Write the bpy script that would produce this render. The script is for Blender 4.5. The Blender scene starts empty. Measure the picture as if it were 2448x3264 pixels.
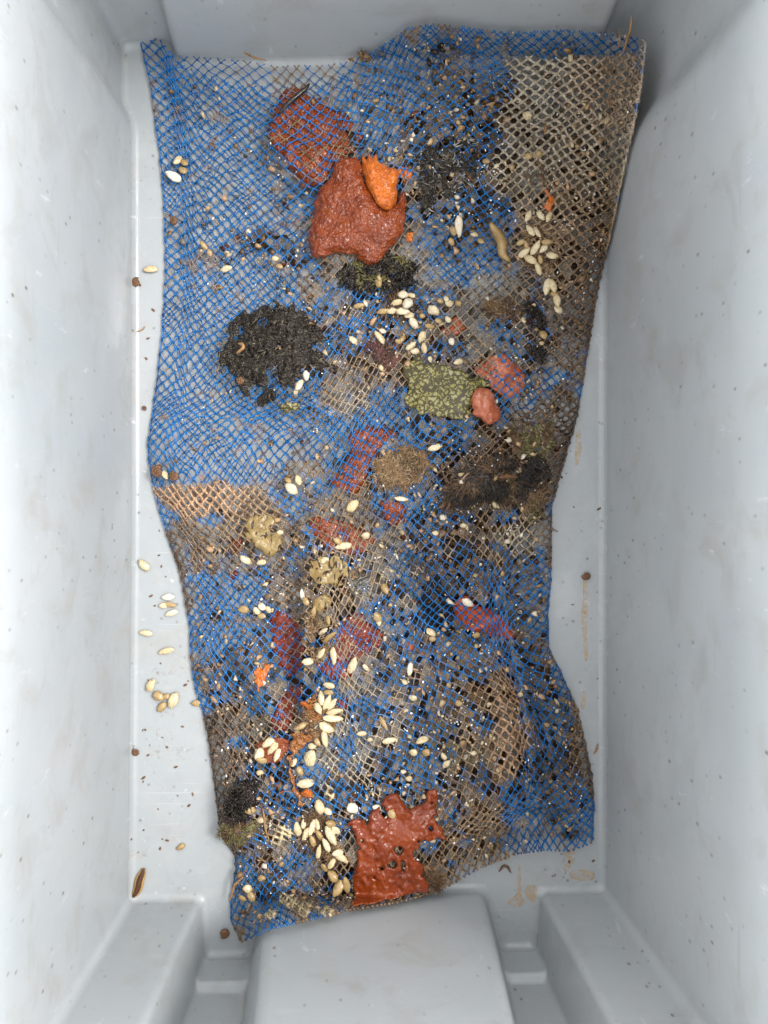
import bpy, math, random
import numpy as np
from mathutils import Vector

rng = np.random.default_rng(7)
random.seed(7)
S = bpy.context.scene
COL = S.collection

# ------------------------------------------------------------------ camera
H = 0.83                       # camera height above the tub floor, metres
F = 3077.0                     # focal length in photo pixels (2448 x 3264)
TILT = math.atan(114.0 / F)
cam_d = bpy.data.cameras.new('camera')
cam = bpy.data.objects.new('camera', cam_d)
COL.objects.link(cam)
cam.location = (0, 0, H)
cam.rotation_euler = (0, -TILT, 0)
cam_d.sensor_fit = 'VERTICAL'
cam_d.sensor_height = 36.0
cam_d.lens = F / 3264.0 * 36.0
cam_d.clip_start = 0.01
cam_d.clip_end = 200
S.camera = cam

# ------------------------------------------------------------------ light (overcast daylight)
SUN_EL, SUN_AZ = 58.0, 16.0     # azimuth measured from +X towards +Y
w = bpy.data.worlds.new('World')
S.world = w
w.use_nodes = True
nt = w.node_tree
bg = nt.nodes['Background']
sky = nt.nodes.new('ShaderNodeTexSky')
sky.sky_type = 'NISHITA'
sky.sun_disc = False
sky.sun_elevation = math.radians(SUN_EL)
sky.sun_rotation = math.radians(90 - SUN_AZ)
sky.dust_density = 0.6
sky.air_density = 1.0
sky.ozone_density = 1.0
hs = nt.nodes.new('ShaderNodeHueSaturation')
hs.inputs['Saturation'].default_value = 0.08
nt.links.new(sky.outputs[0], hs.inputs['Color'])
nt.links.new(hs.outputs[0], bg.inputs['Color'])
bg.inputs['Strength'].default_value = 0.15
sun_d = bpy.data.lights.new('sun', 'SUN')
sun_d.energy = 0.5
sun_d.angle = math.radians(14)
sun_d.color = (1.0, 0.97, 0.93)
sun = bpy.data.objects.new('sun', sun_d)
COL.objects.link(sun)
e, a = math.radians(SUN_EL), math.radians(SUN_AZ)
sun.rotation_euler = Vector((math.cos(e) * math.cos(a), math.cos(e) * math.sin(a), math.sin(e))).to_track_quat('Z', 'Y').to_euler()
S.view_settings.view_transform = 'Standard'
S.view_settings.look = 'None'
S.view_settings.exposure = 2.32
S.view_settings.gamma = 1.0
S.view_settings.use_curve_mapping = False
S.render.engine = 'CYCLES'
S.cycles.max_bounces = 8
S.cycles.transparent_max_bounces = 12

# ------------------------------------------------------------------ helpers
CA, SA = math.cos(TILT), math.sin(TILT)
def P(px, py, z=0.0):
    """photo pixel + height above the floor -> world points (N,3)"""
    px, py, z = np.broadcast_arrays(np.asarray(px, float), np.asarray(py, float), np.asarray(z, float))
    xc, yc = (px - 1224.0) / F, -(py - 1632.0) / F
    dx = xc * CA + SA          # rotation about Y by -TILT of (xc, yc, -1)
    dz = xc * SA - CA
    t = (z - H) / dz
    return np.stack([dx * t, yc * t, z + 0 * t], -1)

PXM = H / F                    # metres per photo pixel on the floor

def hash2(ix, iy, seed):
    h = (ix.astype(np.int64) * 374761393 + iy.astype(np.int64) * 668265263 + seed * 1274126177) & 0x7fffffff
    h = ((h ^ (h >> 13)) * 1274126177) & 0x7fffffff
    return ((h ^ (h >> 16)) & 0xffff) / 65535.0

def vn(x, y, seed=0):
    """value noise in [-1,1]"""
    x, y = np.asarray(x, float), np.asarray(y, float)
    ix, iy = np.floor(x), np.floor(y)
    fx, fy = x - ix, y - iy
    fx, fy = fx * fx * (3 - 2 * fx), fy * fy * (3 - 2 * fy)
    ix, iy = ix.astype(np.int64), iy.astype(np.int64)
    a_ = hash2(ix, iy, seed) * (1 - fx) + hash2(ix + 1, iy, seed) * fx
    b_ = hash2(ix, iy + 1, seed) * (1 - fx) + hash2(ix + 1, iy + 1, seed) * fx
    return 2 * (a_ * (1 - fy) + b_ * fy) - 1

def fbm(x, y, seed=0, oct=3):
    s, amp, tot = 0, 1.0, 0
    for k in range(oct):
        s = s + amp * vn(np.asarray(x) * 2 ** k + 17.3 * k, np.asarray(y) * 2 ** k - 9.1 * k, seed + k)
        tot += amp
        amp *= 0.5
    return s / tot

def sstep(x, a_, b_):
    t = np.clip((np.asarray(x, float) - a_) / (b_ - a_), 0, 1)
    return t * t * (3 - 2 * t)

def make_mesh(name, V, faces, smooth=True, col=None):
    """V (N,3); faces = (M,k) int array or list of such arrays"""
    me = bpy.data.meshes.new(name)
    if isinstance(faces, np.ndarray):
        faces = [faces]
    faces = [f for f in faces if len(f)]
    nl = sum(f.size for f in faces)
    npoly = sum(len(f) for f in faces)
    me.vertices.add(len(V))
    me.vertices.foreach_set('co', np.ascontiguousarray(V, dtype=np.float32).ravel())
    me.loops.add(nl)
    me.loops.foreach_set('vertex_index', np.concatenate([f.ravel() for f in faces]).astype(np.int32))
    me.polygons.add(npoly)
    tot = np.concatenate([np.full(len(f), f.shape[1]) for f in faces])
    st = np.concatenate([[0], np.cumsum(tot)[:-1]])
    me.polygons.foreach_set('loop_start', st.astype(np.int32))
    me.polygons.foreach_set('loop_total', tot.astype(np.int32))
    me.polygons.foreach_set('use_smooth', np.full(npoly, smooth))
    if col is not None:
        at = me.color_attributes.new('tint', 'FLOAT_COLOR', 'POINT')
        c4 = np.ones((len(V), 4), np.float32)
        c4[:, :np.shape(col)[1]] = col
        at.data.foreach_set('color', c4.ravel())
    me.update(calc_edges=True)
    return me

def obj(name, me, mat, parent=None, label=None, cat=None, group=None, kind=None):
    o = bpy.data.objects.new(name, me)
    COL.objects.link(o)
    if mat is not None:
        if not me.materials:
            me.materials.append(mat)
    if parent is not None:
        o.parent = parent
    for k, v in (('label', label), ('category', cat), ('group', group), ('kind', kind)):
        if v:
            o[k] = v
    return o

def empty(name, loc, label, cat, group=None):
    o = bpy.data.objects.new(name, None)
    COL.objects.link(o)
    o.location = loc
    o.empty_display_size = 0.02
    o['label'] = label
    o['category'] = cat
    if group:
        o['group'] = group
    return o

def local(V, loc):
    return np.asarray(V) - np.asarray(loc)[None, :]

def tubes(pts, rad, sides=4, col=None, ref=None, phase=True):
    """pts (N,K,3) polylines, rad (N,K) -> verts, quads(+caps), colours"""
    N, K, _ = pts.shape
    T = np.empty_like(pts)
    T[:, 1:-1] = pts[:, 2:] - pts[:, :-2]
    T[:, 0] = pts[:, 1] - pts[:, 0]
    T[:, -1] = pts[:, -1] - pts[:, -2]
    T /= np.linalg.norm(T, axis=2, keepdims=True) + 1e-12
    if ref is None:
        ref = np.array([0.05, 0.08, 1.0])
    R = np.broadcast_to(ref, T.shape)
    A = np.cross(T, R)
    A /= np.linalg.norm(A, axis=2, keepdims=True) + 1e-12
    B = np.cross(A, T)
    th = np.arange(sides) * 2 * math.pi / sides + (math.pi / sides if phase else 0)
    V = pts[:, :, None, :] + rad[:, :, None, None] * (np.cos(th)[None, None, :, None] * A[:, :, None, :] + np.sin(th)[None, None, :, None] * B[:, :, None, :])
    idx = np.arange(N * K * sides).reshape(N, K, sides)
    a_ = idx[:, :-1, :]
    b_ = idx[:, 1:, :]
    q = np.stack([a_, np.roll(a_, -1, 2), np.roll(b_, -1, 2), b_], -1).reshape(-1, 4)
    c0 = idx[:, 0, ::-1].reshape(-1, sides)
    c1 = idx[:, -1, :].reshape(-1, sides)
    C = None
    if col is not None:
        C = np.repeat(col[:, :, None, :], sides, 2).reshape(-1, 3)
    return V.reshape(-1, 3), [q, c0, c1], C

# ------------------------------------------------------------------ materials
def mat_base(name):
    m = bpy.data.materials.new(name)
    m.use_nodes = True
    n = m.node_tree
    return m, n, n.nodes['Principled BSDF']

def ramp(n, fac, stops, interp='LINEAR'):
    r = n.nodes.new('ShaderNodeValToRGB')
    r.color_ramp.interpolation = interp
    el = r.color_ramp.elements
    while len(el) < len(stops):
        el.new(0.5)
    for e_, (p_, c_) in zip(el, stops):
        e_.position = p_
        e_.color = (*c_, 1) if len(c_) == 3 else c_
    n.links.new(fac, r.inputs[0])
    return r.outputs[0]

def noise(n, scale, detail=4, rough=0.55, vec=None, dist=0.0):
    t = n.nodes.new('ShaderNodeTexNoise')
    t.inputs['Scale'].default_value = scale
    t.inputs['Detail'].default_value = detail
    t.inputs['Roughness'].default_value = rough
    t.inputs['Distortion'].default_value = dist
    if vec is not None:
        n.links.new(vec, t.inputs['Vector'])
    return t.outputs['Fac']

def coords(n, kind='Object'):
    t = n.nodes.new('ShaderNodeTexCoord')
    return t.outputs[kind]

def geo_pos(n):
    return n.nodes.new('ShaderNodeNewGeometry').outputs['Position']

def mixc(n, fac, a_, b_, mode='MIX'):
    m = n.nodes.new('ShaderNodeMix')
    m.data_type = 'RGBA'
    m.blend_type = mode
    for sock, v in ((m.inputs[0], fac), (m.inputs[6], a_), (m.inputs[7], b_)):
        if hasattr(v, 'links'):
            n.links.new(v, sock)
        elif isinstance(v, (int, float)):
            sock.default_value = v
        else:
            sock.default_value = (*v, 1)
    return m.outputs[2]

def bump(n, bsdf, h, strength, dist):
    b_ = n.nodes.new('ShaderNodeBump')
    b_.inputs['Strength'].default_value = strength
    b_.inputs['Distance'].default_value = dist
    n.links.new(h, b_.inputs['Height'])
    n.links.new(b_.outputs[0], bsdf.inputs['Normal'])

def mapping(n, vec, scale):
    mp = n.nodes.new('ShaderNodeMapping')
    mp.inputs['Scale'].default_value = scale
    n.links.new(vec, mp.inputs['Vector'])
    return mp.outputs[0]

def mat_tub(name, wet, k=1.0):
    m, n, b_ = mat_base(name)
    p = geo_pos(n)
    big = noise(n, 5, 5, 0.6, p)
    c = mixc(n, ramp(n, big, [(0.35, (0, 0, 0)), (0.7, (1, 1, 1))]), (0.62 * k, 0.66 * k, 0.675 * k), (0.70 * k, 0.725 * k, 0.73 * k))
    # brownish scum smudges
    sm = noise(n, 22, 6, 0.65, p, 0.6)
    c = mixc(n, ramp(n, sm, [(0.52, (0, 0, 0)), (0.76, (0.5, 0.5, 0.5))]), c, (0.27, 0.245, 0.20))
    # faint vertical grime streaks
    sk = noise(n, 90, 4, 0.6, mapping(n, p, (1, 1, 0.06)))
    c = mixc(n, ramp(n, sk, [(0.5, (0, 0, 0)), (0.8, (0.35, 0.35, 0.35))]), c, (0.38, 0.37, 0.34))
    # small dark specks
    v = n.nodes.new('ShaderNodeTexVoronoi')
    v.inputs['Scale'].default_value = 95
    n.links.new(mapping(n, p, (1, 1, 0.55)), v.inputs['Vector'])
    gate = noise(n, 13, 3, 0.6, p)
    mt = n.nodes.new('ShaderNodeMath'); mt.operation = 'MULTIPLY'
    n.links.new(ramp(n, v.outputs['Distance'], [(0.06, (1, 1, 1)), (0.16, (0, 0, 0))]), mt.inputs[0])
    n.links.new(ramp(n, gate, [(0.40, (0, 0, 0)), (0.60, (0.8, 0.8, 0.8))]), mt.inputs[1])
    c = mixc(n, mt.outputs[0], c, (0.13, 0.105, 0.08))
    # pale scuffs
    sc = noise(n, 95, 3, 0.6, mapping(n, p, (1, 1, 0.3)), 0.1)
    c = mixc(n, ramp(n, sc, [(0.67, (0, 0, 0)), (0.75, (0.7, 0.7, 0.7))]), c, (0.50, 0.52, 0.53))
    for ax, (sx, sy, sz) in enumerate(((1.0, 0.03, 0.5), (0.04, 1.0, 0.06))):
        scr = noise(n, 420, 2, 0.5, mapping(n, p, (sx, sy, sz)), 0.15)
        c = mixc(n, ramp(n, scr, [(0.68, (0, 0, 0)), (0.74, (0.4, 0.4, 0.4))]), c, (0.42, 0.43, 0.43) if ax else (0.30, 0.30, 0.29))
    n.links.new(c, b_.inputs['Base Color'])
    r = noise(n, 9, 4, 0.6, p)
    n.links.new(ramp(n, r, [(0.46, (wet[0],) * 3), (0.53, (wet[1],) * 3)]), b_.inputs['Roughness'])
    b_.inputs['IOR'].default_value = 1.48
    bump(n, b_, noise(n, 260, 3, 0.6, p), 0.12, 0.0006)
    return m

def mat_tint(name, rough=0.3, spec=0.5, speck=None, bump_s=0.3, bump_scale=1500, coat=0.0):
    """colour from the 'tint' attribute (the piece's own colour), plus grain"""
    m, n, b_ = mat_base(name)
    at = n.nodes.new('ShaderNodeAttribute')
    at.attribute_name = 'tint'
    p = geo_pos(n)
    g = noise(n, 420, 4, 0.65, p)
    c = mixc(n, 1.0, at.outputs['Color'], ramp(n, g, [(0.25, (0.6, 0.6, 0.6)), (0.75, (1.35, 1.35, 1.35))]), 'MULTIPLY')
    n.links.new(c, b_.inputs['Base Color'])
    b_.inputs['Roughness'].default_value = rough
    b_.inputs['Specular IOR Level'].default_value = spec
    b_.inputs['Coat Weight'].default_value = coat
    b_.inputs['Coat Roughness'].default_value = 0.08
    bump(n, b_, noise(n, bump_scale, 3, 0.6, p), bump_s, 0.0006)
    return m

def mat_flesh(name, dark, mid, light, scale=430, rough=0.07, bs=0.55, glint_fleck=0.5):
    m, n, b_ = mat_base(name)
    p = geo_pos(n)
    f1 = noise(n, scale * 0.28, 4, 0.6, p, 0.4)
    c = ramp(n, f1, [(0.3, dark), (0.52, mid), (0.75, light)])
    vo = n.nodes.new('ShaderNodeTexVoronoi')
    vo.inputs['Scale'].default_value = scale
    n.links.new(p, vo.inputs['Vector'])
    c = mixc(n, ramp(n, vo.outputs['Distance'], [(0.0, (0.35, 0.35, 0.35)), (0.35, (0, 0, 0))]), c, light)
    fl = noise(n, scale * 0.9, 2, 0.5, mapping(n, p, (1.0, 0.55, 1.0)), 2.5)  # pale pore lines, also painting wet glints into the colour
    c = mixc(n, ramp(n, fl, [(0.60, (0, 0, 0)), (0.66, (glint_fleck,) * 3)]), c, tuple(0.25 + 0.75 * x for x in light))
    n.links.new(c, b_.inputs['Base Color'])
    b_.inputs['Roughness'].default_value = rough
    b_.inputs['Specular IOR Level'].default_value = 0.2
    b_.inputs['Coat Weight'].default_value = 0.3
    b_.inputs['Coat Roughness'].default_value = 0.04
    mx = n.nodes.new('ShaderNodeMath'); mx.operation = 'ADD'
    n.links.new(vo.outputs['Distance'], mx.inputs[0])
    n.links.new(noise(n, scale * 1.2, 3, 0.6, p), mx.inputs[1])
    bump(n, b_, mx.outputs[0], bs, 0.0022)
    return m

def mat_botryllus(name, edge, body, centre, scale):
    """star colonies: pale cells ringed by dark lines"""
    m, n, b_ = mat_base(name)
    p = geo_pos(n)
    wv = n.nodes.new('ShaderNodeTexNoise')
    wv.inputs['Scale'].default_value = scale * 1.3
    wv.inputs['Detail'].default_value = 3
    n.links.new(p, wv.inputs['Vector'])
    vm = n.nodes.new('ShaderNodeVectorMath'); vm.operation = 'MULTIPLY_ADD'
    n.links.new(wv.outputs['Color'], vm.inputs[0])
    vm.inputs[1].default_value = (0.0075, 0.0075, 0.0)
    n.links.new(p, vm.inputs[2])
    mpv = mapping(n, vm.outputs[0], (1, 1, 0.3))
    vo = n.nodes.new('ShaderNodeTexVoronoi')
    vo.feature = 'DISTANCE_TO_EDGE'
    vo.inputs['Scale'].default_value = scale
    n.links.new(mpv, vo.inputs['Vector'])
    c = ramp(n, vo.outputs['Distance'], [(0.05, edge), (0.12, edge), (0.16, body), (0.26, body), (0.36, centre)])
    c = mixc(n, ramp(n, noise(n, 900, 3, 0.6, p), [(0.45, (0, 0, 0)), (0.7, (0.5, 0.5, 0.5))]), c, edge)
    n.links.new(c, b_.inputs['Base Color'])
    b_.inputs['Roughness'].default_value = 0.3
    b_.inputs['Specular IOR Level'].default_value = 0.25
    b_.inputs['Coat Weight'].default_value = 0.1
    bump(n, b_, vo.outputs['Distance'], 0.25, 0.001)
    return m

def mat_jelly(name):
    m, n, b_ = mat_base(name)
    p = geo_pos(n)
    mp = n.nodes.new('ShaderNodeMapping')
    mp.inputs['Rotation'].default_value = (0, 0, 0.5)
    mp.inputs['Scale'].default_value = (0.45, 1.0, 1.0)
    n.links.new(p, mp.inputs['Vector'])
    f = noise(n, 330, 3, 0.6, mp.outputs[0], 1.2)
    c = ramp(n, f, [(0.35, (0.008, 0.006, 0.004)), (0.55, (0.028, 0.02, 0.012)), (0.72, (0.10, 0.085, 0.06))])
    n.links.new(c, b_.inputs['Base Color'])
    b_.inputs['Roughness'].default_value = 0.1
    b_.inputs['Specular IOR Level'].default_value = 0.35
    bump(n, b_, f, 0.9, 0.0025)
    return m

def mat_slots(name, dark, body, light, scale):
    """tan crust pierced by dark slots"""
    m, n, b_ = mat_base(name)
    p = geo_pos(n)
    c = ramp(n, noise(n, 180, 4, 0.6, p), [(0.35, body), (0.65, light)])
    vo = n.nodes.new('ShaderNodeTexNoise')
    vo.inputs['Scale'].default_value = scale
    vo.inputs['Detail'].default_value = 1.0
    vo.inputs['Distortion'].default_value = 0.8
    n.links.new(mapping(n, p, (1.0, 0.5, 1.0)), vo.inputs['Vector'])
    f = ramp(n, vo.outputs['Fac'], [(0.40, (1, 1, 1)), (0.46, (0, 0, 0))])
    c = mixc(n, f, c, dark)
    n.links.new(c, b_.inputs['Base Color'])
    b_.inputs['Roughness'].default_value = 0.25
    b_.inputs['Specular IOR Level'].default_value = 0.25
    bump(n, b_, vo.outputs['Fac'], 0.7, 0.0015)
    return m

def mat_shell(name, base, stain):
    m, n, b_ = mat_base(name)
    p = geo_pos(n)
    oi = n.nodes.new('ShaderNodeObjectInfo')
    c = mixc(n, oi.outputs['Random'], base, tuple(x * y for x, y in zip(base, (0.86, 0.8, 0.68))))
    c = mixc(n, ramp(n, noise(n, 330, 4, 0.6, p), [(0.5, (0, 0, 0)), (0.72, (0.8, 0.8, 0.8))]), c, stain)
    vo = n.nodes.new('ShaderNodeTexVoronoi')
    vo.inputs['Scale'].default_value = 620
    n.links.new(p, vo.inputs['Vector'])
    c = mixc(n, ramp(n, vo.outputs['Distance'], [(0.12, (0.75, 0.75, 0.75)), (0.22, (0, 0, 0))]), c, (0.19, 0.12, 0.05))
    gx = coords(n, 'Generated')
    sp = n.nodes.new('ShaderNodeSeparateXYZ')
    n.links.new(gx, sp.inputs[0])
    wob = n.nodes.new('ShaderNodeMath'); wob.operation = 'MULTIPLY_ADD'
    n.links.new(noise(n, 3.0, 2, 0.5, gx), wob.inputs[0])
    wob.inputs[1].default_value = 0.22
    n.links.new(sp.outputs['Y'], wob.inputs[2])
    for lo in (0.44, 0.66, 0.84):
        seam = ramp(n, wob.outputs[0], [(lo - 0.03, (0, 0, 0)), (lo, (0.62, 0.62, 0.62)), (lo + 0.03, (0, 0, 0))])
        c = mixc(n, seam, c, (0.25, 0.16, 0.07))
    n.links.new(c, b_.inputs['Base Color'])
    b_.inputs['Roughness'].default_value = 0.3
    b_.inputs['Specular IOR Level'].default_value = 0.4
    b_.inputs['Coat Weight'].default_value = 0.1
    bump(n, b_, noise(n, 700, 3, 0.6, p), 0.4, 0.0006)
    return m

def mat_film(name):
    """wet jelly and silt film that bridges net holes"""
    m, n, b_ = mat_base(name)
    p = geo_pos(n)
    at = n.nodes.new('ShaderNodeAttribute')
    at.attribute_name = 'tint'
    c = mixc(n, 1.0, at.outputs['Color'], ramp(n, noise(n, 330, 4, 0.65, p), [(0.25, (0.55,) * 3), (0.75, (1.45,) * 3)]), 'MULTIPLY')
    n.links.new(c, b_.inputs['Base Color'])
    b_.inputs['Roughness'].default_value = 0.12
    b_.inputs['Specular IOR Level'].default_value = 0.14
    mt = n.nodes.new('ShaderNodeMath'); mt.operation = 'MULTIPLY'
    n.links.new(at.outputs['Alpha'], mt.inputs[0])
    n.links.new(ramp(n, noise(n, 260, 4, 0.6, p), [(0.3, (0.5,) * 3), (0.65, (1.0,) * 3)]), mt.inputs[1])
    n.links.new(mt.outputs[0], b_.inputs['Alpha'])
    return m

def mat_stain(name, colour, scale, lo, hi):
    m, n, b_ = mat_base(name)
    p = geo_pos(n)
    b_.inputs['Base Color'].default_value = (*colour, 1)
    b_.inputs['Roughness'].default_value = 0.5
    n.links.new(ramp(n, noise(n, scale, 5, 0.7, p), [(lo, (0, 0, 0)), (hi, (0.42,) * 3)]), b_.inputs['Alpha'])
    return m

def mat_plain(name, c0, c1, scale=500, rough=0.4, coat=0.3, bs=0.5):
    m, n, b_ = mat_base(name)
    p = geo_pos(n)
    n.links.new(ramp(n, noise(n, scale, 4, 0.65, p), [(0.32, c0), (0.68, c1)]), b_.inputs['Base Color'])
    b_.inputs['Roughness'].default_value = rough
    b_.inputs['Specular IOR Level'].default_value = 0.25
    b_.inputs['Coat Weight'].default_value = coat * 0.3
    b_.inputs['Coat Roughness'].default_value = 0.1
    bump(n, b_, noise(n, scale * 2, 3, 0.6, p), bs, 0.0008)
    return m

M = dict(
    tub_floor=mat_tub('wet shaded grey plastic', (0.05, 0.36), 0.46),  # floor tone lowered to stand in for blocked overhead light
    tub_wall=mat_tub('grey plastic', (0.34, 0.5), 0.56),
    net=mat_tint('blue netting', 0.2, 0.4, coat=0.15),
    grit=mat_tint('shell grit and silt', 0.25, 0.18, coat=0.06),
    hair=mat_tint('wet weed', 0.16, 0.22, coat=0.1),
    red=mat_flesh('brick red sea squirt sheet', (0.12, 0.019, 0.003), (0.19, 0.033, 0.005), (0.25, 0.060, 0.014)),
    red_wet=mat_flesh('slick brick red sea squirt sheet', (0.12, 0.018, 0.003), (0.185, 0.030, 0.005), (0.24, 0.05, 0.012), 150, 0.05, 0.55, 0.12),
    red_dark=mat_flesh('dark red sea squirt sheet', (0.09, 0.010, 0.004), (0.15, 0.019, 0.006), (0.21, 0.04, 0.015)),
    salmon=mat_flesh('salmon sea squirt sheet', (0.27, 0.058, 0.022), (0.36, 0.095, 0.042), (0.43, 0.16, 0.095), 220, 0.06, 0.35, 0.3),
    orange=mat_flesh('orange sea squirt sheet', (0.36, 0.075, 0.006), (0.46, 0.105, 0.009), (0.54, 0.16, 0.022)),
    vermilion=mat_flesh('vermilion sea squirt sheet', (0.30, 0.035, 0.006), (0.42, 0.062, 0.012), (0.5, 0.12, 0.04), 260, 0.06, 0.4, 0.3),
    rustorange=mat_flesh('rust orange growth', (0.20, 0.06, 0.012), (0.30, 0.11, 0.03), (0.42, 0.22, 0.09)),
    green=mat_botryllus('olive star colony', (0.05, 0.04, 0.016), (0.23, 0.20, 0.055), (0.30, 0.27, 0.16), 240),
    tanstar=mat_slots('tan star colony', (0.045, 0.026, 0.012), (0.20, 0.135, 0.05), (0.29, 0.21, 0.09), 210),
    cream=mat_shell('cream shell skin', (0.62, 0.53, 0.35), (0.32, 0.20, 0.08)),
    white=mat_shell('white shell skin', (0.70, 0.65, 0.54), (0.42, 0.32, 0.19)),
    tan=mat_shell('tan shell skin', (0.38, 0.265, 0.12), (0.20, 0.115, 0.045)),
    film=mat_film('grey jelly film'),
    rust=mat_stain('rust stain', (0.60, 0.33, 0.05), 200, 0.38, 0.64),
    scum=mat_stain('brown scum', (0.34, 0.28, 0.19), 170, 0.52, 0.80),
    brown=mat_plain('brown shell', (0.07, 0.03, 0.013), (0.20, 0.10, 0.045)),
    worm=mat_plain('dark brown worm skin', (0.035, 0.012, 0.006), (0.10, 0.04, 0.015), 700, 0.3, 0.6),
    wormrim=mat_plain('tan worm fringe', (0.25, 0.14, 0.04), (0.42, 0.26, 0.09), 700),
    twig=mat_plain('dry brown fibre', (0.18, 0.09, 0.035), (0.38, 0.21, 0.09)),
    dark=mat_plain('black brown weed and dark mat', (0.008, 0.006, 0.005), (0.04, 0.03, 0.02), 260, 0.14, 1.2, 1.0),
    jelly=mat_jelly('black brown wet jelly sheet'),
    fuzzcore=mat_plain('brown silt clump', (0.04, 0.024, 0.013), (0.15, 0.09, 0.048), 300, 0.5, 0.08, 0.8),
)

# ------------------------------------------------------------------ the tub (lofted from its floor plan)
TUBP = [  # floor outline in photo pixels, clockwise; radius mm; kind of the edge that FOLLOWS the vertex
    (389, 335, 10, 'w'), (389, 140, 9, 'w'), (545, 138, 7, 'w'), (566, 198, 9, 'w'), (1900, 172, 9, 'w'),
    (1922, 112, 7, 'w'), (1990, 110, 12, 'w'), (1990, 420, 12, 'w'), (1932, 520, 12, 'w'), (1930, 2842, 8, 'w'),
    (1722, 2846, 7, 'w'), (1706, 3021, 6, 'c'), (1590, 3024, 6, 'w'), (1541, 2837, 9, 'w'), (852, 2853, 9, 'w'),
    (800, 3046, 6, 'c'), (655, 3050, 6, 'w'), (640, 2868, 7, 'w'), (412, 2873, 8, 'w'), (424, 1632, 60, 'w'), (422, 400, 10, 'w')]
tp = P([v[0] for v in TUBP], [v[1] for v in TUBP])[:, :2]
NT = len(tp)

def tub_loop(z, inset, extra=0.0):
    """outline at height z: every edge pushed outwards by its own draft"""
    nrm, off, d0 = [], [], []
    for i in range(NT):
        p, q = tp[i], tp[(i + 1) % NT]
        d = (q - p) / np.linalg.norm(q - p)
        nn = np.array([-d[1], d[0]])       # clockwise in photo (y down) = outward on the left of travel
        o_ = 0.055 * z
        if TUBP[i][3] == 'c':
            o_ += 0.0075 * float(sstep(z, 0.040, 0.043))
        off.append(o_ - inset + extra)
        nrm.append(nn)
        d0.append(d)
    pts = []
    cor = []
    for i in range(NT):
        j = (i - 1) % NT
        A = np.array([nrm[j], nrm[i]])
        bvec = np.array([nrm[j] @ tp[i] + off[j], nrm[i] @ tp[i] + off[i]])
        if abs(np.linalg.det(A)) < 0.02:
            cor.append(tp[i] + nrm[i] * off[i])
        else:
            cor.append(np.linalg.solve(A, bvec))
    cor = np.array(cor)
    NS = 8
    for i in range(NT):
        p0, p1, p2 = cor[i - 1], cor[i], cor[(i + 1) % NT]
        l0, l2 = np.linalg.norm(p0 - p1), np.linalg.norm(p2 - p1)
        cross = d0[i - 1][0] * d0[i][1] - d0[i - 1][1] * d0[i][0]
        r = TUBP[i][2] * 0.001
        t = min(r, 0.42 * l0, 0.42 * l2)
        a_, c_ = p1 + (p0 - p1) / l0 * t, p1 + (p2 - p1) / l2 * t
        for k in range(NS + 1):
            s = k / NS
            pts.append((1 - s) ** 2 * a_ + 2 * s * (1 - s) * p1 + s * s * c_)
    return np.array(pts)

# orientation check: the outward side must enlarge the outline
def area(p):
    return abs(0.5 * np.sum(p[:, 0] * np.roll(p[:, 1], -1) - np.roll(p[:, 0], -1) * p[:, 1]))
if area(tub_loop(0, 0.003)) > area(tub_loop(0, 0)):
    raise RuntimeError('tub outline turned inside out')

RF = 0.0065
prof = []
for k in range(7):
    ph = k / 6 * math.pi / 2
    prof.append((RF * (1 - math.cos(ph)), RF * (1 - math.sin(ph)), 0.0))
n_base = len(prof)
for z in (0.012, 0.02, 0.03, 0.038, 0.040, 0.0415, 0.043, 0.046, 0.06, 0.10, 0.16, 0.24, 0.33):
    prof.append((z, 0.0, 0.0))
wall_prof = prof[n_base - 1:] + [(0.333, 0, 0.002), (0.334, 0, 0.006), (0.334, 0, 0.028), (0.332, 0, 0.031), (0.315, 0, 0.031), (0.314, 0, 0.026), (0.10, 0, 0.012), (-0.003, 0, 0.008)]

def loft(loops):
    L = len(loops[0])
    V = np.concatenate(loops)
    ids = np.arange(len(V)).reshape(len(loops), L)
    a_, b_ = ids[:-1], ids[1:]
    q = np.stack([a_, np.roll(a_, -1, 1), np.roll(b_, -1, 1), b_], -1).reshape(-1, 4)
    return V, q[:, ::-1].copy(), ids

tub = empty('plastic_tub', (0, 0, 0), 'deep pale grey moulded plastic tub with stepped end walls holding the blue net bag', 'tub')
def ring(z, ins, ex):
    xy = tub_loop(max(z, 0), ins, ex)
    return np.column_stack([xy, np.full(len(xy), z)])
loops = [ring(*p) for p in prof[:n_base]]
V, q, ids = loft(loops)
me = bpy.data.meshes.new('base')
fl = [list(map(int, f)) for f in q] + [list(map(int, ids[0]))]
me.from_pydata([tuple(v) for v in V], [], fl)
import bmesh
bm = bmesh.new(); bm.from_mesh(me)
bmesh.ops.recalc_face_normals(bm, faces=bm.faces)
bm.faces.ensure_lookup_table()
if max(bm.faces, key=lambda f: f.calc_area()).normal.z < 0:
    bmesh.ops.reverse_faces(bm, faces=bm.faces)
bigf = max(bm.faces, key=lambda f: f.calc_area())
bmesh.ops.triangulate(bm, faces=[bigf])
bm.to_mesh(me); bm.free()
me.polygons.foreach_set('use_smooth', [True] * len(me.polygons))
obj('base', me, M['tub_floor'], tub)
V, q, ids = loft([ring(*p) for p in wall_prof])
me = make_mesh('wall', V, q)
obj('wall', me, M['tub_wall'], tub)

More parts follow.
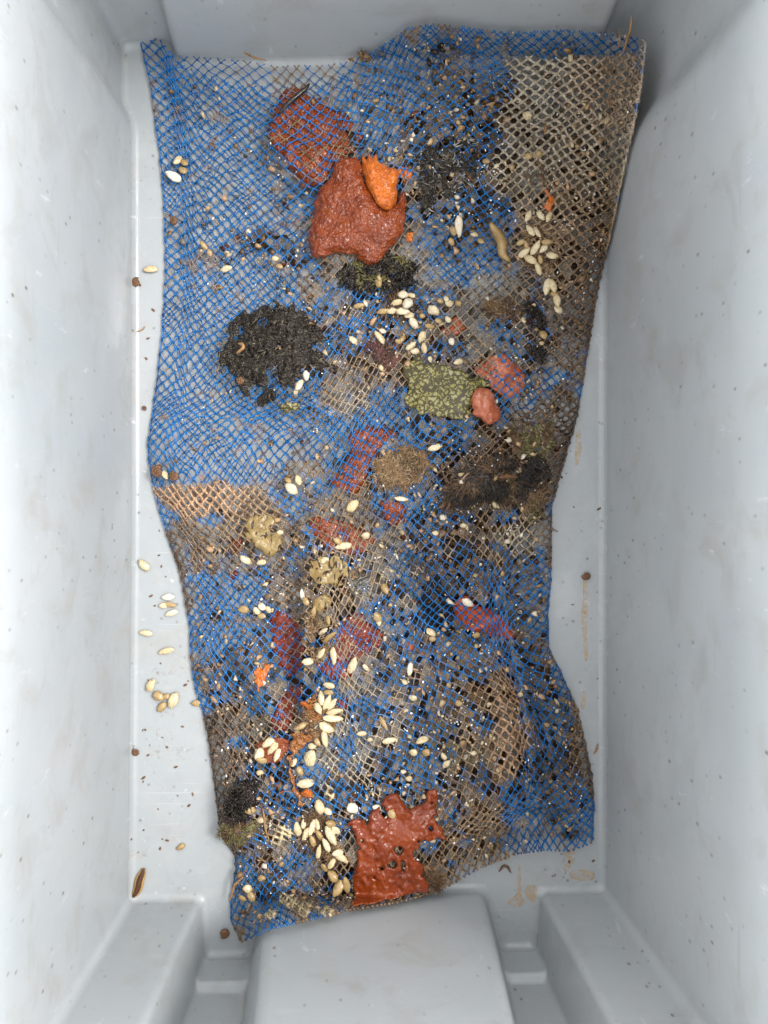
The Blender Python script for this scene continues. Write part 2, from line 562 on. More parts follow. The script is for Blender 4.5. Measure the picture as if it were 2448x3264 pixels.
# ------------------------------------------------------------------ bag outline (photo pixels)
DK = 2448.0 / 1659.0
LEFT = np.array([(303, 88), (315, 140), (328, 200), (337, 270), (347, 340), (355, 430), (357, 520), (357, 600), (355, 660), (348, 740), (340, 820), (330, 890),
                 (320, 960), (322, 1000), (332, 1060), (350, 1120), (370, 1180), (390, 1240), (402, 1300), (410, 1360), (414, 1430), (420, 1480), (440, 1540),
                 (452, 1600), (460, 1660), (468, 1720), (474, 1780), (490, 1820), (510, 1850), (508, 1890), (498, 1940), (500, 1990), (518, 2030)], float) * DK
RIGHT = np.array([(1395, 95), (1385, 180), (1375, 240), (1350, 350), (1330, 450), (1315, 520), (1300, 580), (1285, 650), (1272, 740), (1258, 830), (1245, 900),
                  (1225, 970), (1205, 1040), (1192, 1090), (1190, 1150), (1190, 1250), (1183, 1330), (1185, 1400), (1215, 1460), (1245, 1530), (1262, 1600),
                  (1278, 1680), (1283, 1740), (1280, 1812)], float) * DK
TOPB = np.array([(303, 88), (345, 92), (375, 128), (430, 130), (520, 138), (600, 150), (700, 148), (760, 140), (830, 105), (880, 68), (930, 60), (1000, 66),
                 (1080, 76), (1150, 76), (1220, 72), (1300, 80), (1345, 84), (1395, 95)], float) * DK
TOPF = np.array([(303, 88), (345, 92), (375, 135), (430, 165), (520, 190), (600, 196), (690, 195), (745, 165), (800, 125), (880, 68), (930, 60), (1000, 66),
                 (1080, 76), (1150, 76), (1220, 72), (1300, 80), (1345, 84), (1395, 95)], float) * DK
BOT = np.array([(518, 2030), (575, 2002), (650, 1985), (750, 1960), (850, 1945), (950, 1918), (1050, 1862), (1120, 1838), (1180, 1830), (1235, 1832), (1280, 1812)], float) * DK

def resamp(poly, n=400):
    d = np.concatenate([[0], np.cumsum(np.linalg.norm(np.diff(poly, axis=0), axis=1))])
    s = np.linspace(0, d[-1], n)
    return np.column_stack([np.interp(s, d, poly[:, 0]), np.interp(s, d, poly[:, 1])])

def lookup(tab, t):
    n = len(tab) - 1
    x = np.clip(t, 0, 1) * n
    i = np.minimum(x.astype(int), n - 1)
    f = (x - i)[..., None]
    return tab[i] * (1 - f) + tab[i + 1] * f

def coons(s, t, top):
    """s across, t down -> photo pixel; linear beyond the ends"""
    Lt, Rt, Tt, Bt = resamp(LEFT), resamp(RIGHT), resamp(top), resamp(BOT)
    L_, R_, T_, B_ = lookup(Lt, t), lookup(Rt, t), lookup(Tt, s), lookup(Bt, s)
    s_, t_ = s[..., None], np.clip(t, 0, 1)[..., None]
    c = ((1 - s_) * L_ + s_ * R_ + (1 - t_) * T_ + t_ * B_
         - ((1 - s_) * (1 - t_) * Tt[0] + s_ * (1 - t_) * Tt[-1] + (1 - s_) * t_ * Bt[0] + s_ * t_ * Bt[-1]))
    ex = np.where(t < 0, t, 0) + np.where(t > 1, t - 1, 0)
    c[..., 1] += ex * 2780
    return c

# ------------------------------------------------------------------ height of the bag's upper skin above the floor
BUMPS = [(1130, 700, 260, 280, .020), (880, 1130, 230, 210, .022), (1420, 1230, 300, 180, .020), (1560, 1520, 260, 190, .024), (1000, 420, 260, 200, .012),
         (1450, 560, 220, 220, .016), (1750, 700, 200, 330, .016), (1250, 1480, 220, 200, .014), (1250, 2080, 420, 330, .018), (1520, 2350, 260, 330, .022),
         (1000, 2350, 200, 300, .018), (1250, 2720, 330, 200, .022), (780, 2600, 130, 220, .014), (1720, 2350, 130, 280, .018), (900, 1750, 300, 260, .010), (620, 1350, 180, 140, .010)]

def zf(px, py):
    px, py = np.asarray(px, float), np.asarray(py, float)
    z = 0.0065 + 0 * px
    for cx, cy, rx, ry, am in BUMPS:
        z = z + am * np.exp(-((px - cx) / rx) ** 2 - ((py - cy) / ry) ** 2)
    z = z + 0.0045 * fbm(px / 130, py / 130, 3, 2) + 0.0016 * vn(px / 48, py / 48, 9)
    # long creases
    for (x0, y0, x1, y1, wd, am) in CREASE:
        L = math.hypot(x1 - x0, y1 - y0)
        ux, uy = (x1 - x0) / L, (y1 - y0) / L
        al = ((px - x0) * ux + (py - y0) * uy) / L
        ac = -(px - x0) * uy + (py - y0) * ux
        z = z + 1.45 * am * np.exp(-(ac / wd) ** 2) * sstep(al, -0.1, 0.25) * (1 - sstep(al, 0.75, 1.1))
    z = np.maximum(z, 0.004)
    return smax(z, climb(px, py))

CREASE = [(980, 1750, 965, 2330, 26, .014), (1620, 1980, 1730, 2600, 34, .012), (520, 1560, 1150, 1270, 40, .008), (1500, 1650, 1760, 1750, 40, .006),
          (620, 900, 1000, 960, 40, .005), (560, 1450, 980, 1190, 36, .007), (1290, 1400, 1600, 1380, 36, .007), (1640, 350, 1560, 760, 40, .008), (1280, 1760, 1480, 2050, 40, -.008),
          (480, 1180, 760, 1450, 34, .007), (700, 300, 1000, 560, 36, .005), (1380, 2080, 1700, 1900, 34, .008), (1660, 2100, 1700, 2500, 26, .009), (720, 2000, 900, 2350, 34, .007), (1200, 1000, 1500, 900, 36, .006), (1300, 1640, 1560, 1700, 30, -.006),
          (1640, 2560, 1860, 2560, 26, .006), (1640, 2640, 1860, 2630, 22, .006)]

def smax(a_, b_, k=0.004):
    m_ = np.maximum(a_, b_)
    return m_ + k * np.log(np.exp((a_ - m_) / k) + np.exp((b_ - m_) / k)) - k * 0.0

def climb(px, py):
    """where the bag rests against the end panels and the right-hand wall"""
    xr = px - 1110.0
    # top panel
    ot = np.maximum(1632 - (198 - 0.0193 * (px - 566)) - 6, 1)
    zt = H * (1 - ot / np.maximum(1632 - py, ot)) + 0.010 * (py < 420) * sstep(-py, -330, -170)
    zt = zt * sstep(px, 470, 600)
    # bottom panel
    ob = (2853 - 0.0235 * (px - 852)) - 1632 - 6
    zb_ = H * (1 - ob / np.maximum(py - 1632, ob)) + 0.010 * sstep(py, 2760, 2880)
    zb_ = zb_ * sstep(px, 740, 860) * (1 - sstep(px, 1540, 1590))
    # right wall
    orr = 812.0
    zr = 1.06 * H * (1 - orr / np.maximum(xr, orr)) * 0.86 + 0.004 * sstep(xr, 760, 812)
    return np.maximum(np.maximum(zt, zb_), zr)

def zback(px, py):
    return smax(0.0016 + 0.0008 * vn(px / 60, py / 60, 21) + 0 * px, climb(px, py) * 0.97 - 0.003, 0.0012)

# ------------------------------------------------------------------ fouling of the strands (the encrusted, tan / grey parts of the net)
TAN, GREY, CREAM, BROWN, PEACH = (0.235, 0.145, 0.068), (0.40, 0.345, 0.25), (0.52, 0.42, 0.24), (0.085, 0.048, 0.022), (0.43, 0.255, 0.135)
FOUL = [  # cx, cy, rx, ry, amount, colour, thickening
    (1830, 360, 220, 330, 1.5, GREY, 1.4), (1900, 280, 130, 170, 1.3, PEACH, 1.4), (1150, 2350, 420, 420, 0.42, GREY, 0.2), (1450, 2150, 350, 350, 0.42, TAN, 0.3), (1400, 1000, 350, 300, 0.4, GREY, 0.25), (1800, 640, 180, 330, 1.3, TAN, 0.8), (1720, 480, 160, 90, 1.0, GREY, 1.0),
    (1850, 900, 130, 260, 1.3, BROWN, 0.6), (1640, 560, 120, 120, 0.8, GREY, 0.7), (1780, 1150, 90, 130, 0.6, TAN, 0.5), (1790, 1420, 90, 260, 1.2, BROWN, 0.6),
    (1600, 1500, 240, 200, 0.8, BROWN, 0.6), (660, 1590, 160, 75, 1.05, PEACH, 0.9), (800, 1640, 130, 90, 0.9, TAN, 0.8), (560, 1950, 60, 330, 0.8, BROWN, 0.4),
    (700, 2400, 110, 300, 0.75, BROWN, 0.5), (720, 2650, 80, 200, 0.9, BROWN, 0.6), (1620, 2340, 70, 200, 0.95, PEACH, 0.8), (1520, 2600, 150, 120, 0.7, TAN, 0.6),
    (1850, 2250, 45, 260, 1.1, TAN, 0.6), (1880, 2450, 40, 200, 1.0, BROWN, 0.5), (1000, 2850, 220, 70, 0.45, TAN, 0.6), (905, 2650, 22, 24, 1.3, CREAM, 1.8), (885, 2678, 18, 18, 1.3, CREAM, 1.6), (925, 2655, 20, 16, 1.2, CREAM, 1.5),
    (905, 2865, 22, 22, 1.3, CREAM, 1.8), (930, 2878, 24, 18, 1.3, CREAM, 1.7), (972, 2900, 22, 22, 1.3, CREAM, 1.7), (862, 2915, 20, 18, 1.2, CREAM, 1.4), (1040, 2905, 22, 18, 1.2, CREAM, 1.5), (1050, 2530, 16, 26, 1.2, CREAM, 1.4), (1500, 2730, 150, 70, 0.7, TAN, 0.6), (1250, 2150, 330, 200, 0.45, TAN, 0.4), (1560, 1830, 110, 110, 0.7, TAN, 0.6),
    (1250, 1850, 300, 160, 0.4, GREY, 0.3), (850, 2100, 260, 260, 0.45, TAN, 0.35), (1480, 2400, 160, 260, 0.5, TAN, 0.5), (1650, 1720, 100, 90, 0.7, GREY, 0.5),
    (1160, 300, 260, 90, 0.35, TAN, 0.3), (1420, 230, 200, 90, 0.4, TAN, 0.3), (1300, 1180, 240, 160, 0.5, TAN, 0.4), (1150, 1280, 90, 80, 0.5, GREY, 0.3), (770, 880, 330, 160, 0.25, TAN, 0.2)]

BLUE = [(600, 650, 380, 760, 1.0), (620, 1330, 420, 300, 1.0), (1350, 300, 420, 230, 0.9), (1230, 980, 230, 160, 0.6), (1250, 1420, 300, 160, 0.85), (1500, 1930, 260, 230, 1.0),
        (1770, 2150, 130, 330, 1.0), (1760, 2580, 220, 150, 1.0), (700, 2080, 230, 300, 0.85), (820, 2860, 160, 120, 0.8), (1250, 2350, 330, 300, 0.72), (980, 2480, 200, 220, 0.6), (1680, 1180, 120, 200, 0.6), (980, 2150, 160, 200, 0.6), (1800, 130, 330, 95, 1.0), (1480, 760, 170, 170, 0.75), (1560, 420, 120, 160, 0.7), (1350, 1620, 220, 90, 0.6)]
def fouling(px, py):
    amt = 0.0 * px
    colw = np.zeros(px.shape + (3,))
    wsum = 1e-6 + 0.0 * px
    th = 0.0 * px
    for cx, cy, rx, ry, am, c, t in FOUL:
        g = am * np.exp(-(((px - cx) / rx) ** 2 + ((py - cy) / ry) ** 2) ** 1.3)
        amt = np.maximum(amt, g)
        th = np.maximum(th, g * t)
        colw += (g ** 2)[..., None] * np.array(c)
        wsum += g ** 2
    keep = 0.0 * px
    for cx, cy, rx, ry, am in BLUE:
        keep = np.maximum(keep, am * np.exp(-(((px - cx) / rx) ** 2 + ((py - cy) / ry) ** 2) ** 1.5))
    amt = amt * (1 - 0.8 * sstep(keep, 0.6, 0.95))
    g = 0.66 * (1 - keep)
    mixn = 0.5 + 0.8 * fbm(px / 70, py / 70, 93, 2)
    gc = np.array(BROWN) * 1.3 * (1 - np.clip(mixn, 0, 1))[..., None] + np.array(TAN) * np.clip(mixn, 0, 1)[..., None]
    colw += (g ** 2)[..., None] * gc
    wsum += g ** 2
    amt = np.maximum(amt, g)
    th = np.maximum(th, 0.4 * g)
    nz = 0.5 + 0.5 * fbm(px / 55, py / 55, 31, 3)
    f = 0.97 * sstep(amt * 1.15 + (nz - 0.5) * 1.1 + 0.16 * vn(px / 26, py / 26, 88), 0.44, 0.66)
    col = colw / wsum[..., None]
    # stray fouling elsewhere
    st = sstep(0.5 + 0.5 * fbm(px / 38, py / 38, 77, 2), 0.70, 0.8) * 0.8
    col = np.where((amt < 0.1)[..., None], np.array(TAN), col)
    f = np.maximum(f, st)
    return f, col, th * f

# ------------------------------------------------------------------ the net bag
NI, NJ = 84, 164                # half diamonds across and down

def warp(s, t, seed, k):
    ds = 0.010 * fbm(s * 7 + 3, t * 12, seed, 2) + 0.004 * vn(s * 26, t * 40, seed + 5)
    dt = 0.007 * fbm(s * 7 - 8, t * 12 + 5, seed + 9, 2) + 0.003 * vn(s * 26, t * 40, seed + 15)
    ed = np.clip(np.minimum(s, 1 - s) / 0.06, 0, 1)
    edt = np.clip(np.minimum(t, 1 - t) / 0.03, 0, 1)
    # gathers: rows / columns pulled together
    g = 0.0
    for (s0, t0, rs, rt, am) in ((0.40, 0.72, .10, .14, .45), (0.86, 0.74, .10, .16, .5), (0.22, 0.37, .18, .05, .0)):
        q_ = np.exp(-((s - s0) / rs) ** 2 - ((t - t0) / rt) ** 2)
        g = g - am * q_ * (s - s0)
    g2 = 0.0
    for (s0, t0, rs, rt, am) in ((0.2, 0.40, .25, .045, .35), (0.75, 0.95, .2, .04, .45), (0.62, 0.50, .2, .035, .3), (0.35, 0.30, .25, .03, .25)):
        q_ = np.exp(-((s - s0) / rs) ** 2 - ((t - t0) / rt) ** 2)
        g2 = g2 - am * q_ * (t - t0)
    return s + k * (ds + g) * ed, t + k * (dt + g2) * edt

def lattice(si, sj, front, seed):
    s, t = np.clip(si / NI, 0, 1), sj / NJ
    if not front:
        s = np.clip(s + 0.5 / NI * np.sin(s * math.pi), 0, 1)
    s2, t2 = warp(s, t, seed, 1.0)
    c = coons(s2, t2, TOPF if front else TOPB)
    px, py = c[..., 0], c[..., 1]
    px = px + 2.2 * vn(si * 0.9, sj * 0.9, seed + 40)
    py = py + 2.2 * vn(si * 0.9 + 50, sj * 0.9, seed + 41)
    ed = np.clip(np.minimum(s, 1 - s) / 0.05, 0, 1)
    ed = np.sqrt(1 - (1 - ed) ** 2)
    zb_ = zback(px, py)
    if front:
        z = np.maximum(zb_ + 0.0012 + (zf(px, py) - zb_ - 0.0012) * ed, zb_ + 0.001)
    else:
        z = zb_ + 0.0012 * (1 - ed)
    return px, py, z

def net_layer(front, seed):
    i, j = np.meshgrid(np.arange(NI + 1), np.arange(NJ + 1), indexing='ij')
    segs = []
    for di, dj in ((1, 1), (1, -1)):
        m_ = ((i + j) % 2 == 0) & (i + di <= NI) & (j + dj >= 0) & (j + dj <= NJ)
        segs.append(np.stack([i[m_], j[m_], i[m_] + di, j[m_] + dj], -1))
    # side strands that close the tube edge
    m_ = ((i + j) % 2 == 0) & ((i == 0) | (i == NI)) & (j + 2 <= NJ)
    segs.append(np.stack([i[m_], j[m_], i[m_], j[m_] + 2], -1))
    segs = np.concatenate(segs).astype(float)
    # cut ends: short forked stubs
    st = []
    for ii in range(0, NI + 1):
        if ii % 2 == 0:
            for d in (-0.55, 0.55):
                if 0 <= ii + d <= NI:
                    st.append((ii, 0, ii + d, -0.6))
                    st.append((ii, NJ, ii + d, NJ + 0.6))
    segs = np.concatenate([segs, np.array(st, float)])
    N = len(segs)
    K = 5
    u = np.linspace(0, 1, K)[None, :]
    si = segs[:, 0:1] + (segs[:, 2:3] - segs[:, 0:1]) * (u + 0.05 * np.sin(u * 2 * math.pi))
    sj = segs[:, 1:2] + (segs[:, 3:4] - segs[:, 1:2]) * u
    px, py, z = lattice(si, sj, front, seed)
    pts = P(px, py, z)
    f, fc, th = fouling(px, py)
    r0 = (0.00051 if front else 0.00039) + 0.00006 * vn(si * 1.7, sj * 1.7, seed + 60)
    prof_ = 0.95 + 0.95 * np.abs(2 * u - 1) ** 4
    lump = 1 + 0.28 * np.minimum(th, 1.0) * vn(px / 9, py / 9, 51)
    th = np.minimum(th, 1.0)
    rad = r0 * prof_ * (1 + 1.35 * th) * lump
    blue = np.array([0.0045, 0.105, 0.31]) * (1 + 0.28 * vn(px / 90, py / 90, seed + 70))[..., None]
    blue = blue + np.array([0.0, 0.03, 0.05]) * np.clip(vn(px / 33, py / 33, seed + 71), 0, 1)[..., None]
    fcol = fc * (1 + 0.4 * vn(px / 9, py / 9, 52))[..., None]
    col = blue * (1 - f[..., None]) + fcol * f[..., None]
    V, fa, C = tubes(pts, rad, 5, col)
    return V, fa, C

bag_loc = P(1180, 1700, 0)
bag_loc = np.array([float(bag_loc[0]), float(bag_loc[1]), 0.0])
bag = empty('net_bag', bag_loc, 'long blue diamond mesh net bag fouled with sea life, lying in the tub', 'net bag')
for nm, fr, sd in (('front_net', True, 101), ('back_net', False, 211)):
    V, fa, C = net_layer(fr, sd)
    o = obj(nm, make_mesh(nm, local(V, bag_loc), fa, True, C), M['net'], bag)
    o['label'] = 'upper skin of the net, tan and grey fouling on blue strands' if fr else 'lower skin of the net lying on the tub floor'

# jelly film bridging some of the holes of the upper skin
def film():
    i, j = np.meshgrid(np.arange(1, NI), np.arange(1, NJ), indexing='ij')
    m_ = (i + j) % 2 == 1
    i, j = i[m_].astype(float), j[m_].astype(float)
    px, py, _ = lattice(i, j, True, 101)
    D = np.clip(dens(px, py), 0, 1)
    pr = 0.10 + 0.62 * D + 0.5 * fbm(px / 90, py / 90, 811, 2)
    k = (rng.uniform(0, 1, len(i)) < pr) & (py < 2790) & ~over_sheet(px, py)
    i, j, px, py, D = i[k], j[k], px[k], py[k], D[k]
    cols = np.array([(0.03, 0.017, 0.009), (0.07, 0.038, 0.018), (0.13, 0.075, 0.036), (0.20, 0.125, 0.062), (0.10, 0.072, 0.046), (0.15, 0.125, 0.10), (0.05, 0.025, 0.016), (0.10, 0.07, 0.025)])
    t = np.clip(0.5 + 0.75 * fbm(px / 120, py / 120, 812, 2) + rng.normal(0, 0.22, len(i)), 0, 0.999)
    cc = cols[(t * len(cols)).astype(int)] * rng.uniform(0.7, 1.3, len(i))[:, None]
    cc = cc * D[:, None] + np.array([0.28, 0.28, 0.27]) * (1 - D)[:, None]
    al = np.clip(0.22 + 0.75 * D + rng.normal(0, 0.15, len(i)), 0.1, 1.0)
    C = np.repeat(np.column_stack([cc, al]), 9, 0)
    ci = np.stack([i - 1, i - .5, i, i + .5, i + 1, i + .5, i, i - .5, i], -1)
    cj = np.stack([j, j - .5, j - 1, j - .5, j, j + .5, j + 1, j + .5, j], -1)
    px, py, z = lattice(ci, cj, True, 101)
    z[:, 8] += rng.uniform(-0.0026, 0.0006, len(z))
    z = z - 0.0003
    V = P(px, py, z).reshape(-1, 3)
    o_ = (np.arange(len(i)) * 9)[:, None]
    fs = [o_ + np.array([[8, (a_ + 1) % 8, a_]]) for a_ in range(8)]
    return V, np.concatenate(fs), C

UNDER_POLYS = []
def over_sheet(px, py):
    """True where a red sheet shows clean through the net"""
    r = np.zeros(np.shape(px), bool)
    for po in UNDER_POLYS:
        d, _, _ = poly_dist(px, py, po)
        r |= d > 6
    return r

# ------------------------------------------------------------------ sheet-like colonies traced in outline, with thickness
ZO = {'A': (400, 50), 'B': (1200, 50), 'C': (400, 850), 'D': (1200, 850), 'E': (400, 1650), 'F': (1200, 1650), 'G': (400, 2300), 'H': (1200, 2300)}
def Z(zone, pts):
    ox, oy = ZO[zone]
    return [(ox + x * 0.5425, oy + y * 0.5425) for x, y in pts]

def poly_dist(px, py, poly):
    """signed distance (positive inside) to polygon, and the nearest point on it"""
    poly = np.asarray(poly, float)
    best = np.full(px.shape, 1e9)
    nx, ny = np.zeros(px.shape), np.zeros(px.shape)
    inside = np.zeros(px.shape, bool)
    for k in range(len(poly)):
        x0, y0 = poly[k]
        x1, y1 = poly[(k + 1) % len(poly)]
        dx, dy = x1 - x0, y1 - y0
        t = np.clip(((px - x0) * dx + (py - y0) * dy) / (dx * dx + dy * dy + 1e-9), 0, 1)
        cx, cy = x0 + t * dx, y0 + t * dy
        d = np.hypot(px - cx, py - cy)
        m_ = d < best
        best = np.where(m_, d, best)
        nx, ny = np.where(m_, cx, nx), np.where(m_, cy, ny)
        cr = ((y0 > py) != (y1 > py)) & (px < (x1 - x0) * (py - y0) / (y1 - y0 + 1e-12) + x0)
        inside ^= cr
    return np.where(inside, best, -best), nx, ny

def smooth_poly(poly, it=2):
    p = np.asarray(poly, float)
    for _ in range(it):
        q_ = np.roll(p, -1, 0)
        p = np.stack([0.75 * p + 0.25 * q_, 0.25 * p + 0.75 * q_], 1).reshape(-1, 2)
    return p

def sheet_mesh(name, poly, thick, lift, edge=26, step=4.0, rough=6.0, relief=0.0012, rscale=22, holes=None, seed=1, hole_thr=0.45, base=zf):
    poly = smooth_poly(poly)
    x0, y0 = poly.min(0) - 8
    x1, y1 = poly.max(0) + 8
    gx, gy = np.meshgrid(np.arange(x0, x1, step), np.arange(y0, y1, step), indexing='ij')
    # ragged rim
    wx = gx + rough * vn(gx / 15, gy / 15, seed)
    wy = gy + rough * vn(gx / 15 + 40, gy / 15, seed + 1)
    d, _, _ = poly_dist(wx, wy, poly)
    if holes:
        hn = fbm(gx / holes, gy / holes, seed + 5, 2)
        d = np.minimum(d, (hole_thr - hn) * holes * 1.2)
    ins = d > 0
    cell = ins[:-1, :-1] & ins[1:, :-1] & ins[1:, 1:] & ins[:-1, 1:]
    if cell.sum() < 4:
        return None
    used = np.zeros(ins.shape, bool)
    for a_, b_ in ((0, 0), (1, 0), (1, 1), (0, 1)):
        used[a_:a_ + cell.shape[0], b_:b_ + cell.shape[1]] |= cell
    idx = -np.ones(ins.shape, int)
    idx[used] = np.arange(used.sum())
    X, Y, D = gx[used], gy[used], d[used]
    k = np.clip(D / edge, 0, 1)
    dome = np.sqrt(np.clip(1 - (1 - k) ** 2, 0, 1))
    zb_ = base(X, Y) + lift
    rel = relief * (vn(X / rscale, Y / rscale, seed + 3) + 0.7 * vn(X / rscale * 2.3, Y / rscale * 2.3, seed + 4)) * dome
    ztop = zb_ + thick * (0.08 + 0.92 * dome) + rel
    zbot = zb_ - 0.0004
    # pull the rim vertices onto the outline so the edge is not stepped
    jit = step * 0.5
    X2, Y2 = X + jit * 0.5 * vn(X / 5, Y / 5, seed + 8) , Y + jit * 0.5 * vn(X / 5 + 9, Y / 5, seed + 9)
    n_ = len(X)
    V = np.concatenate([P(X2, Y2, ztop), P(X2, Y2, zbot)])
    a_, b_, c_, e_ = idx[:-1, :-1][cell], idx[1:, :-1][cell], idx[1:, 1:][cell], idx[:-1, 1:][cell]
    top = np.stack([e_, c_, b_, a_], -1)
    bot = np.stack([a_, b_, c_, e_], -1) + n_
    # rim walls
    from collections import Counter
    ed = np.concatenate([np.stack([a_, b_], -1), np.stack([b_, c_], -1), np.stack([c_, e_], -1), np.stack([e_, a_], -1)])
    key = np.sort(ed, 1)
    kk = key[:, 0].astype(np.int64) * (n_ + 1) + key[:, 1]
    _, inv, cnt = np.unique(kk, return_inverse=True, return_counts=True)
    rim = ed[cnt[inv] == 1]
    side = np.stack([rim[:, 0], rim[:, 1], rim[:, 1] + n_, rim[:, 0] + n_], -1)
    # smooth the stepped rim
    nb = np.zeros((n_, 3)); ct = np.zeros(n_)
    for _ in range(3):
        nb[:] = 0; ct[:] = 0
        for u_, v_ in ((0, 1), (1, 0)):
            np.add.at(nb, rim[:, u_], V[rim[:, v_]])
            np.add.at(ct, rim[:, u_], 1)
        rv = np.where(ct > 0)[0]
        nw = 0.35 * V[rv] + 0.65 * nb[rv] / ct[rv][:, None]
        dz = nw[:, :2] - V[rv, :2]
        V[rv, :2] += dz
        V[rv + n_, :2] += dz
    return V, [top, bot, side]

def centre(V):
    return np.array([V[:, 0].mean(), V[:, 1].mean(), V[:, 2].min()])

def colony(name, poly, mat, label, cat, thick=0.004, lift=0.0006, group=None, **kw):
    r = sheet_mesh(name, poly, thick, lift, **kw)
    if r is None:
        return None
    V, fa = r
    if lift < -0.002:
        UNDER_POLYS.append(smooth_poly(poly))
    c = centre(V)
    o = obj(name, make_mesh(name, local(V, c), fa), M[mat], None, label, cat, group)
    o.location = c
    return o

UNDER = -0.0042
G_RED = 'sheets of red sea squirt colony'
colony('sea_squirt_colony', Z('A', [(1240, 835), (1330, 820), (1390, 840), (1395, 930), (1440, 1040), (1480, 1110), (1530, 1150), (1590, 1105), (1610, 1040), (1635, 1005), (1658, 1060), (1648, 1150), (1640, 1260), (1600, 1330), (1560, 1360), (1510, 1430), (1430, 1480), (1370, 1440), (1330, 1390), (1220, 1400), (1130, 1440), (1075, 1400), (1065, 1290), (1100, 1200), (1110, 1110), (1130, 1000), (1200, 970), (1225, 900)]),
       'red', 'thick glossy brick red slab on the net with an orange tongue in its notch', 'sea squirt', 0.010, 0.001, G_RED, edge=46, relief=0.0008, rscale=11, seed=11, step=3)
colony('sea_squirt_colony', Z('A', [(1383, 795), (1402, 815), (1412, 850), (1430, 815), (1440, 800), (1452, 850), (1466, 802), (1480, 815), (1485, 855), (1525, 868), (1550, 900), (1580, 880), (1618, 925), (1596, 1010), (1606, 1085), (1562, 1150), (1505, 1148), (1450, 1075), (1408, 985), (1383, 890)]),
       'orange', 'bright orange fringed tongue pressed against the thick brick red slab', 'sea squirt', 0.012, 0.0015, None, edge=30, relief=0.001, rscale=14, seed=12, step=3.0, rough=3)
colony('sea_squirt_colony', Z('B', [(110, 880), (215, 880), (220, 985), (130, 975)]), 'orange', 'small orange patch showing through net holes beside the orange tongue', 'sea squirt', 0.003, UNDER, None, seed=13)
colony('sea_squirt_colony', Z('A', [(860, 600), (900, 430), (1000, 405), (1050, 460), (1250, 520), (1400, 690), (1420, 770), (1230, 850), (1200, 960), (1110, 1010), (1030, 1020), (1010, 940), (930, 890), (830, 720)]),
       'red', 'dark red sheet under the net with a black twig across it', 'sea squirt', 0.005, UNDER - 0.002, G_RED, seed=14)
colony('sea_squirt_colony', Z('C', [(1295, 985), (1420, 930), (1600, 955), (1590, 1010), (1500, 1060), (1460, 1160), (1430, 1210), (1385, 1330), (1300, 1350), (1190, 1290), (1180, 1220), (1270, 1200), (1310, 1080)]),
       'red', 'brick red sheet under the net beside the tan fuzzy clump', 'sea squirt', 0.005, UNDER - 0.001, G_RED, seed=15)
colony('sea_squirt_colony', Z('C', [(1500, 1350), (1659, 1390), (1659, 1500), (1560, 1540), (1490, 1450)]) , 'red', 'red sheet under the net below the tan fuzzy clump', 'sea squirt', 0.004, UNDER, G_RED, seed=115)
colony('sea_squirt_colony', Z('E', [(850, 520), (990, 560), (1040, 640), (1060, 760), (1030, 940), (940, 940), (880, 860), (840, 700)]),
       'red_dark', 'dark red sheet under the net glittering with white glint grains', 'sea squirt', 0.004, UNDER, G_RED, seed=16)
colony('sea_squirt_colony', Z('E', [(1230, 660), (1340, 520), (1470, 630), (1510, 760), (1420, 800), (1350, 860), (1310, 980), (1160, 940), (1100, 850), (1190, 720)]),
       'red_dark', 'dark red sheet under the net above the fan of cream shells', 'sea squirt', 0.004, UNDER, G_RED, seed=17)
colony('sea_squirt_colony', Z('E', [(1240, 1050), (1320, 1030), (1310, 1140), (1240, 1150)]), 'red_dark', 'small dark red patch beside the fan of cream shells', 'sea squirt', 0.004, UNDER, G_RED, seed=117)
colony('sea_squirt_colony', Z('E', [(840, 1200), (930, 1000), (1050, 960), (1030, 1080), (960, 1260), (860, 1250)]),
       'red_dark', 'dark red strip under the net left of the orange ring', 'sea squirt', 0.004, UNDER, G_RED, seed=18)
colony('sea_squirt_colony', Z('E', [(620, 110), (690, 110), (700, 200), (650, 240), (630, 180)]), 'red_dark', 'small dark red patch beside a tan star colony', 'sea squirt', 0.003, UNDER, G_RED, seed=19)
colony('sea_squirt_colony', Z('E', [(600, 330), (680, 300), (650, 380), (610, 390)]), 'red_dark', 'tiny dark red patch among grey jelly film', 'sea squirt', 0.003, UNDER, G_RED, seed=119)
colony('sea_squirt_colony', Z('E', [(1070, 0), (1200, -20), (1320, 40), (1480, 90), (1480, 160), (1350, 235), (1250, 210), (1180, 190), (1070, 90)]),
       'red', 'russet sheet under the net strewn with cream shells and white glints', 'sea squirt', 0.004, UNDER, G_RED, seed=20)
colony('sea_squirt_colony', Z('F', [(445, 480), (540, 440), (590, 520), (680, 530), (720, 560), (840, 680), (800, 720), (690, 700), (560, 690), (460, 620)]),
       'vermilion', 'orange red lump under open blue netting with a cream shell on it', 'sea squirt', 0.0032, UNDER - 0.0008, G_RED, seed=21)
colony('sea_squirt_colony', Z('F', [(170, 700), (240, 715), (220, 810), (175, 790)]), 'salmon', 'small orange red blob beside dark weed', 'sea squirt', 0.004, UNDER, G_RED, seed=22)
colony('sea_squirt_colony', Z('F', [(-10, 640), (40, 660), (40, 760), (-20, 760)]), 'red', 'small red blob beside a white shell', 'sea squirt', 0.004, UNDER, G_RED, seed=122)
colony('sea_squirt_colony', Z('D', [(580, 575), (720, 480), (780, 530), (880, 600), (890, 720), (780, 800), (700, 740), (640, 700), (560, 640)]),
       'salmon', 'salmon pink sheet under the net beside the olive star colony', 'sea squirt', 0.004, UNDER, G_RED, seed=23)
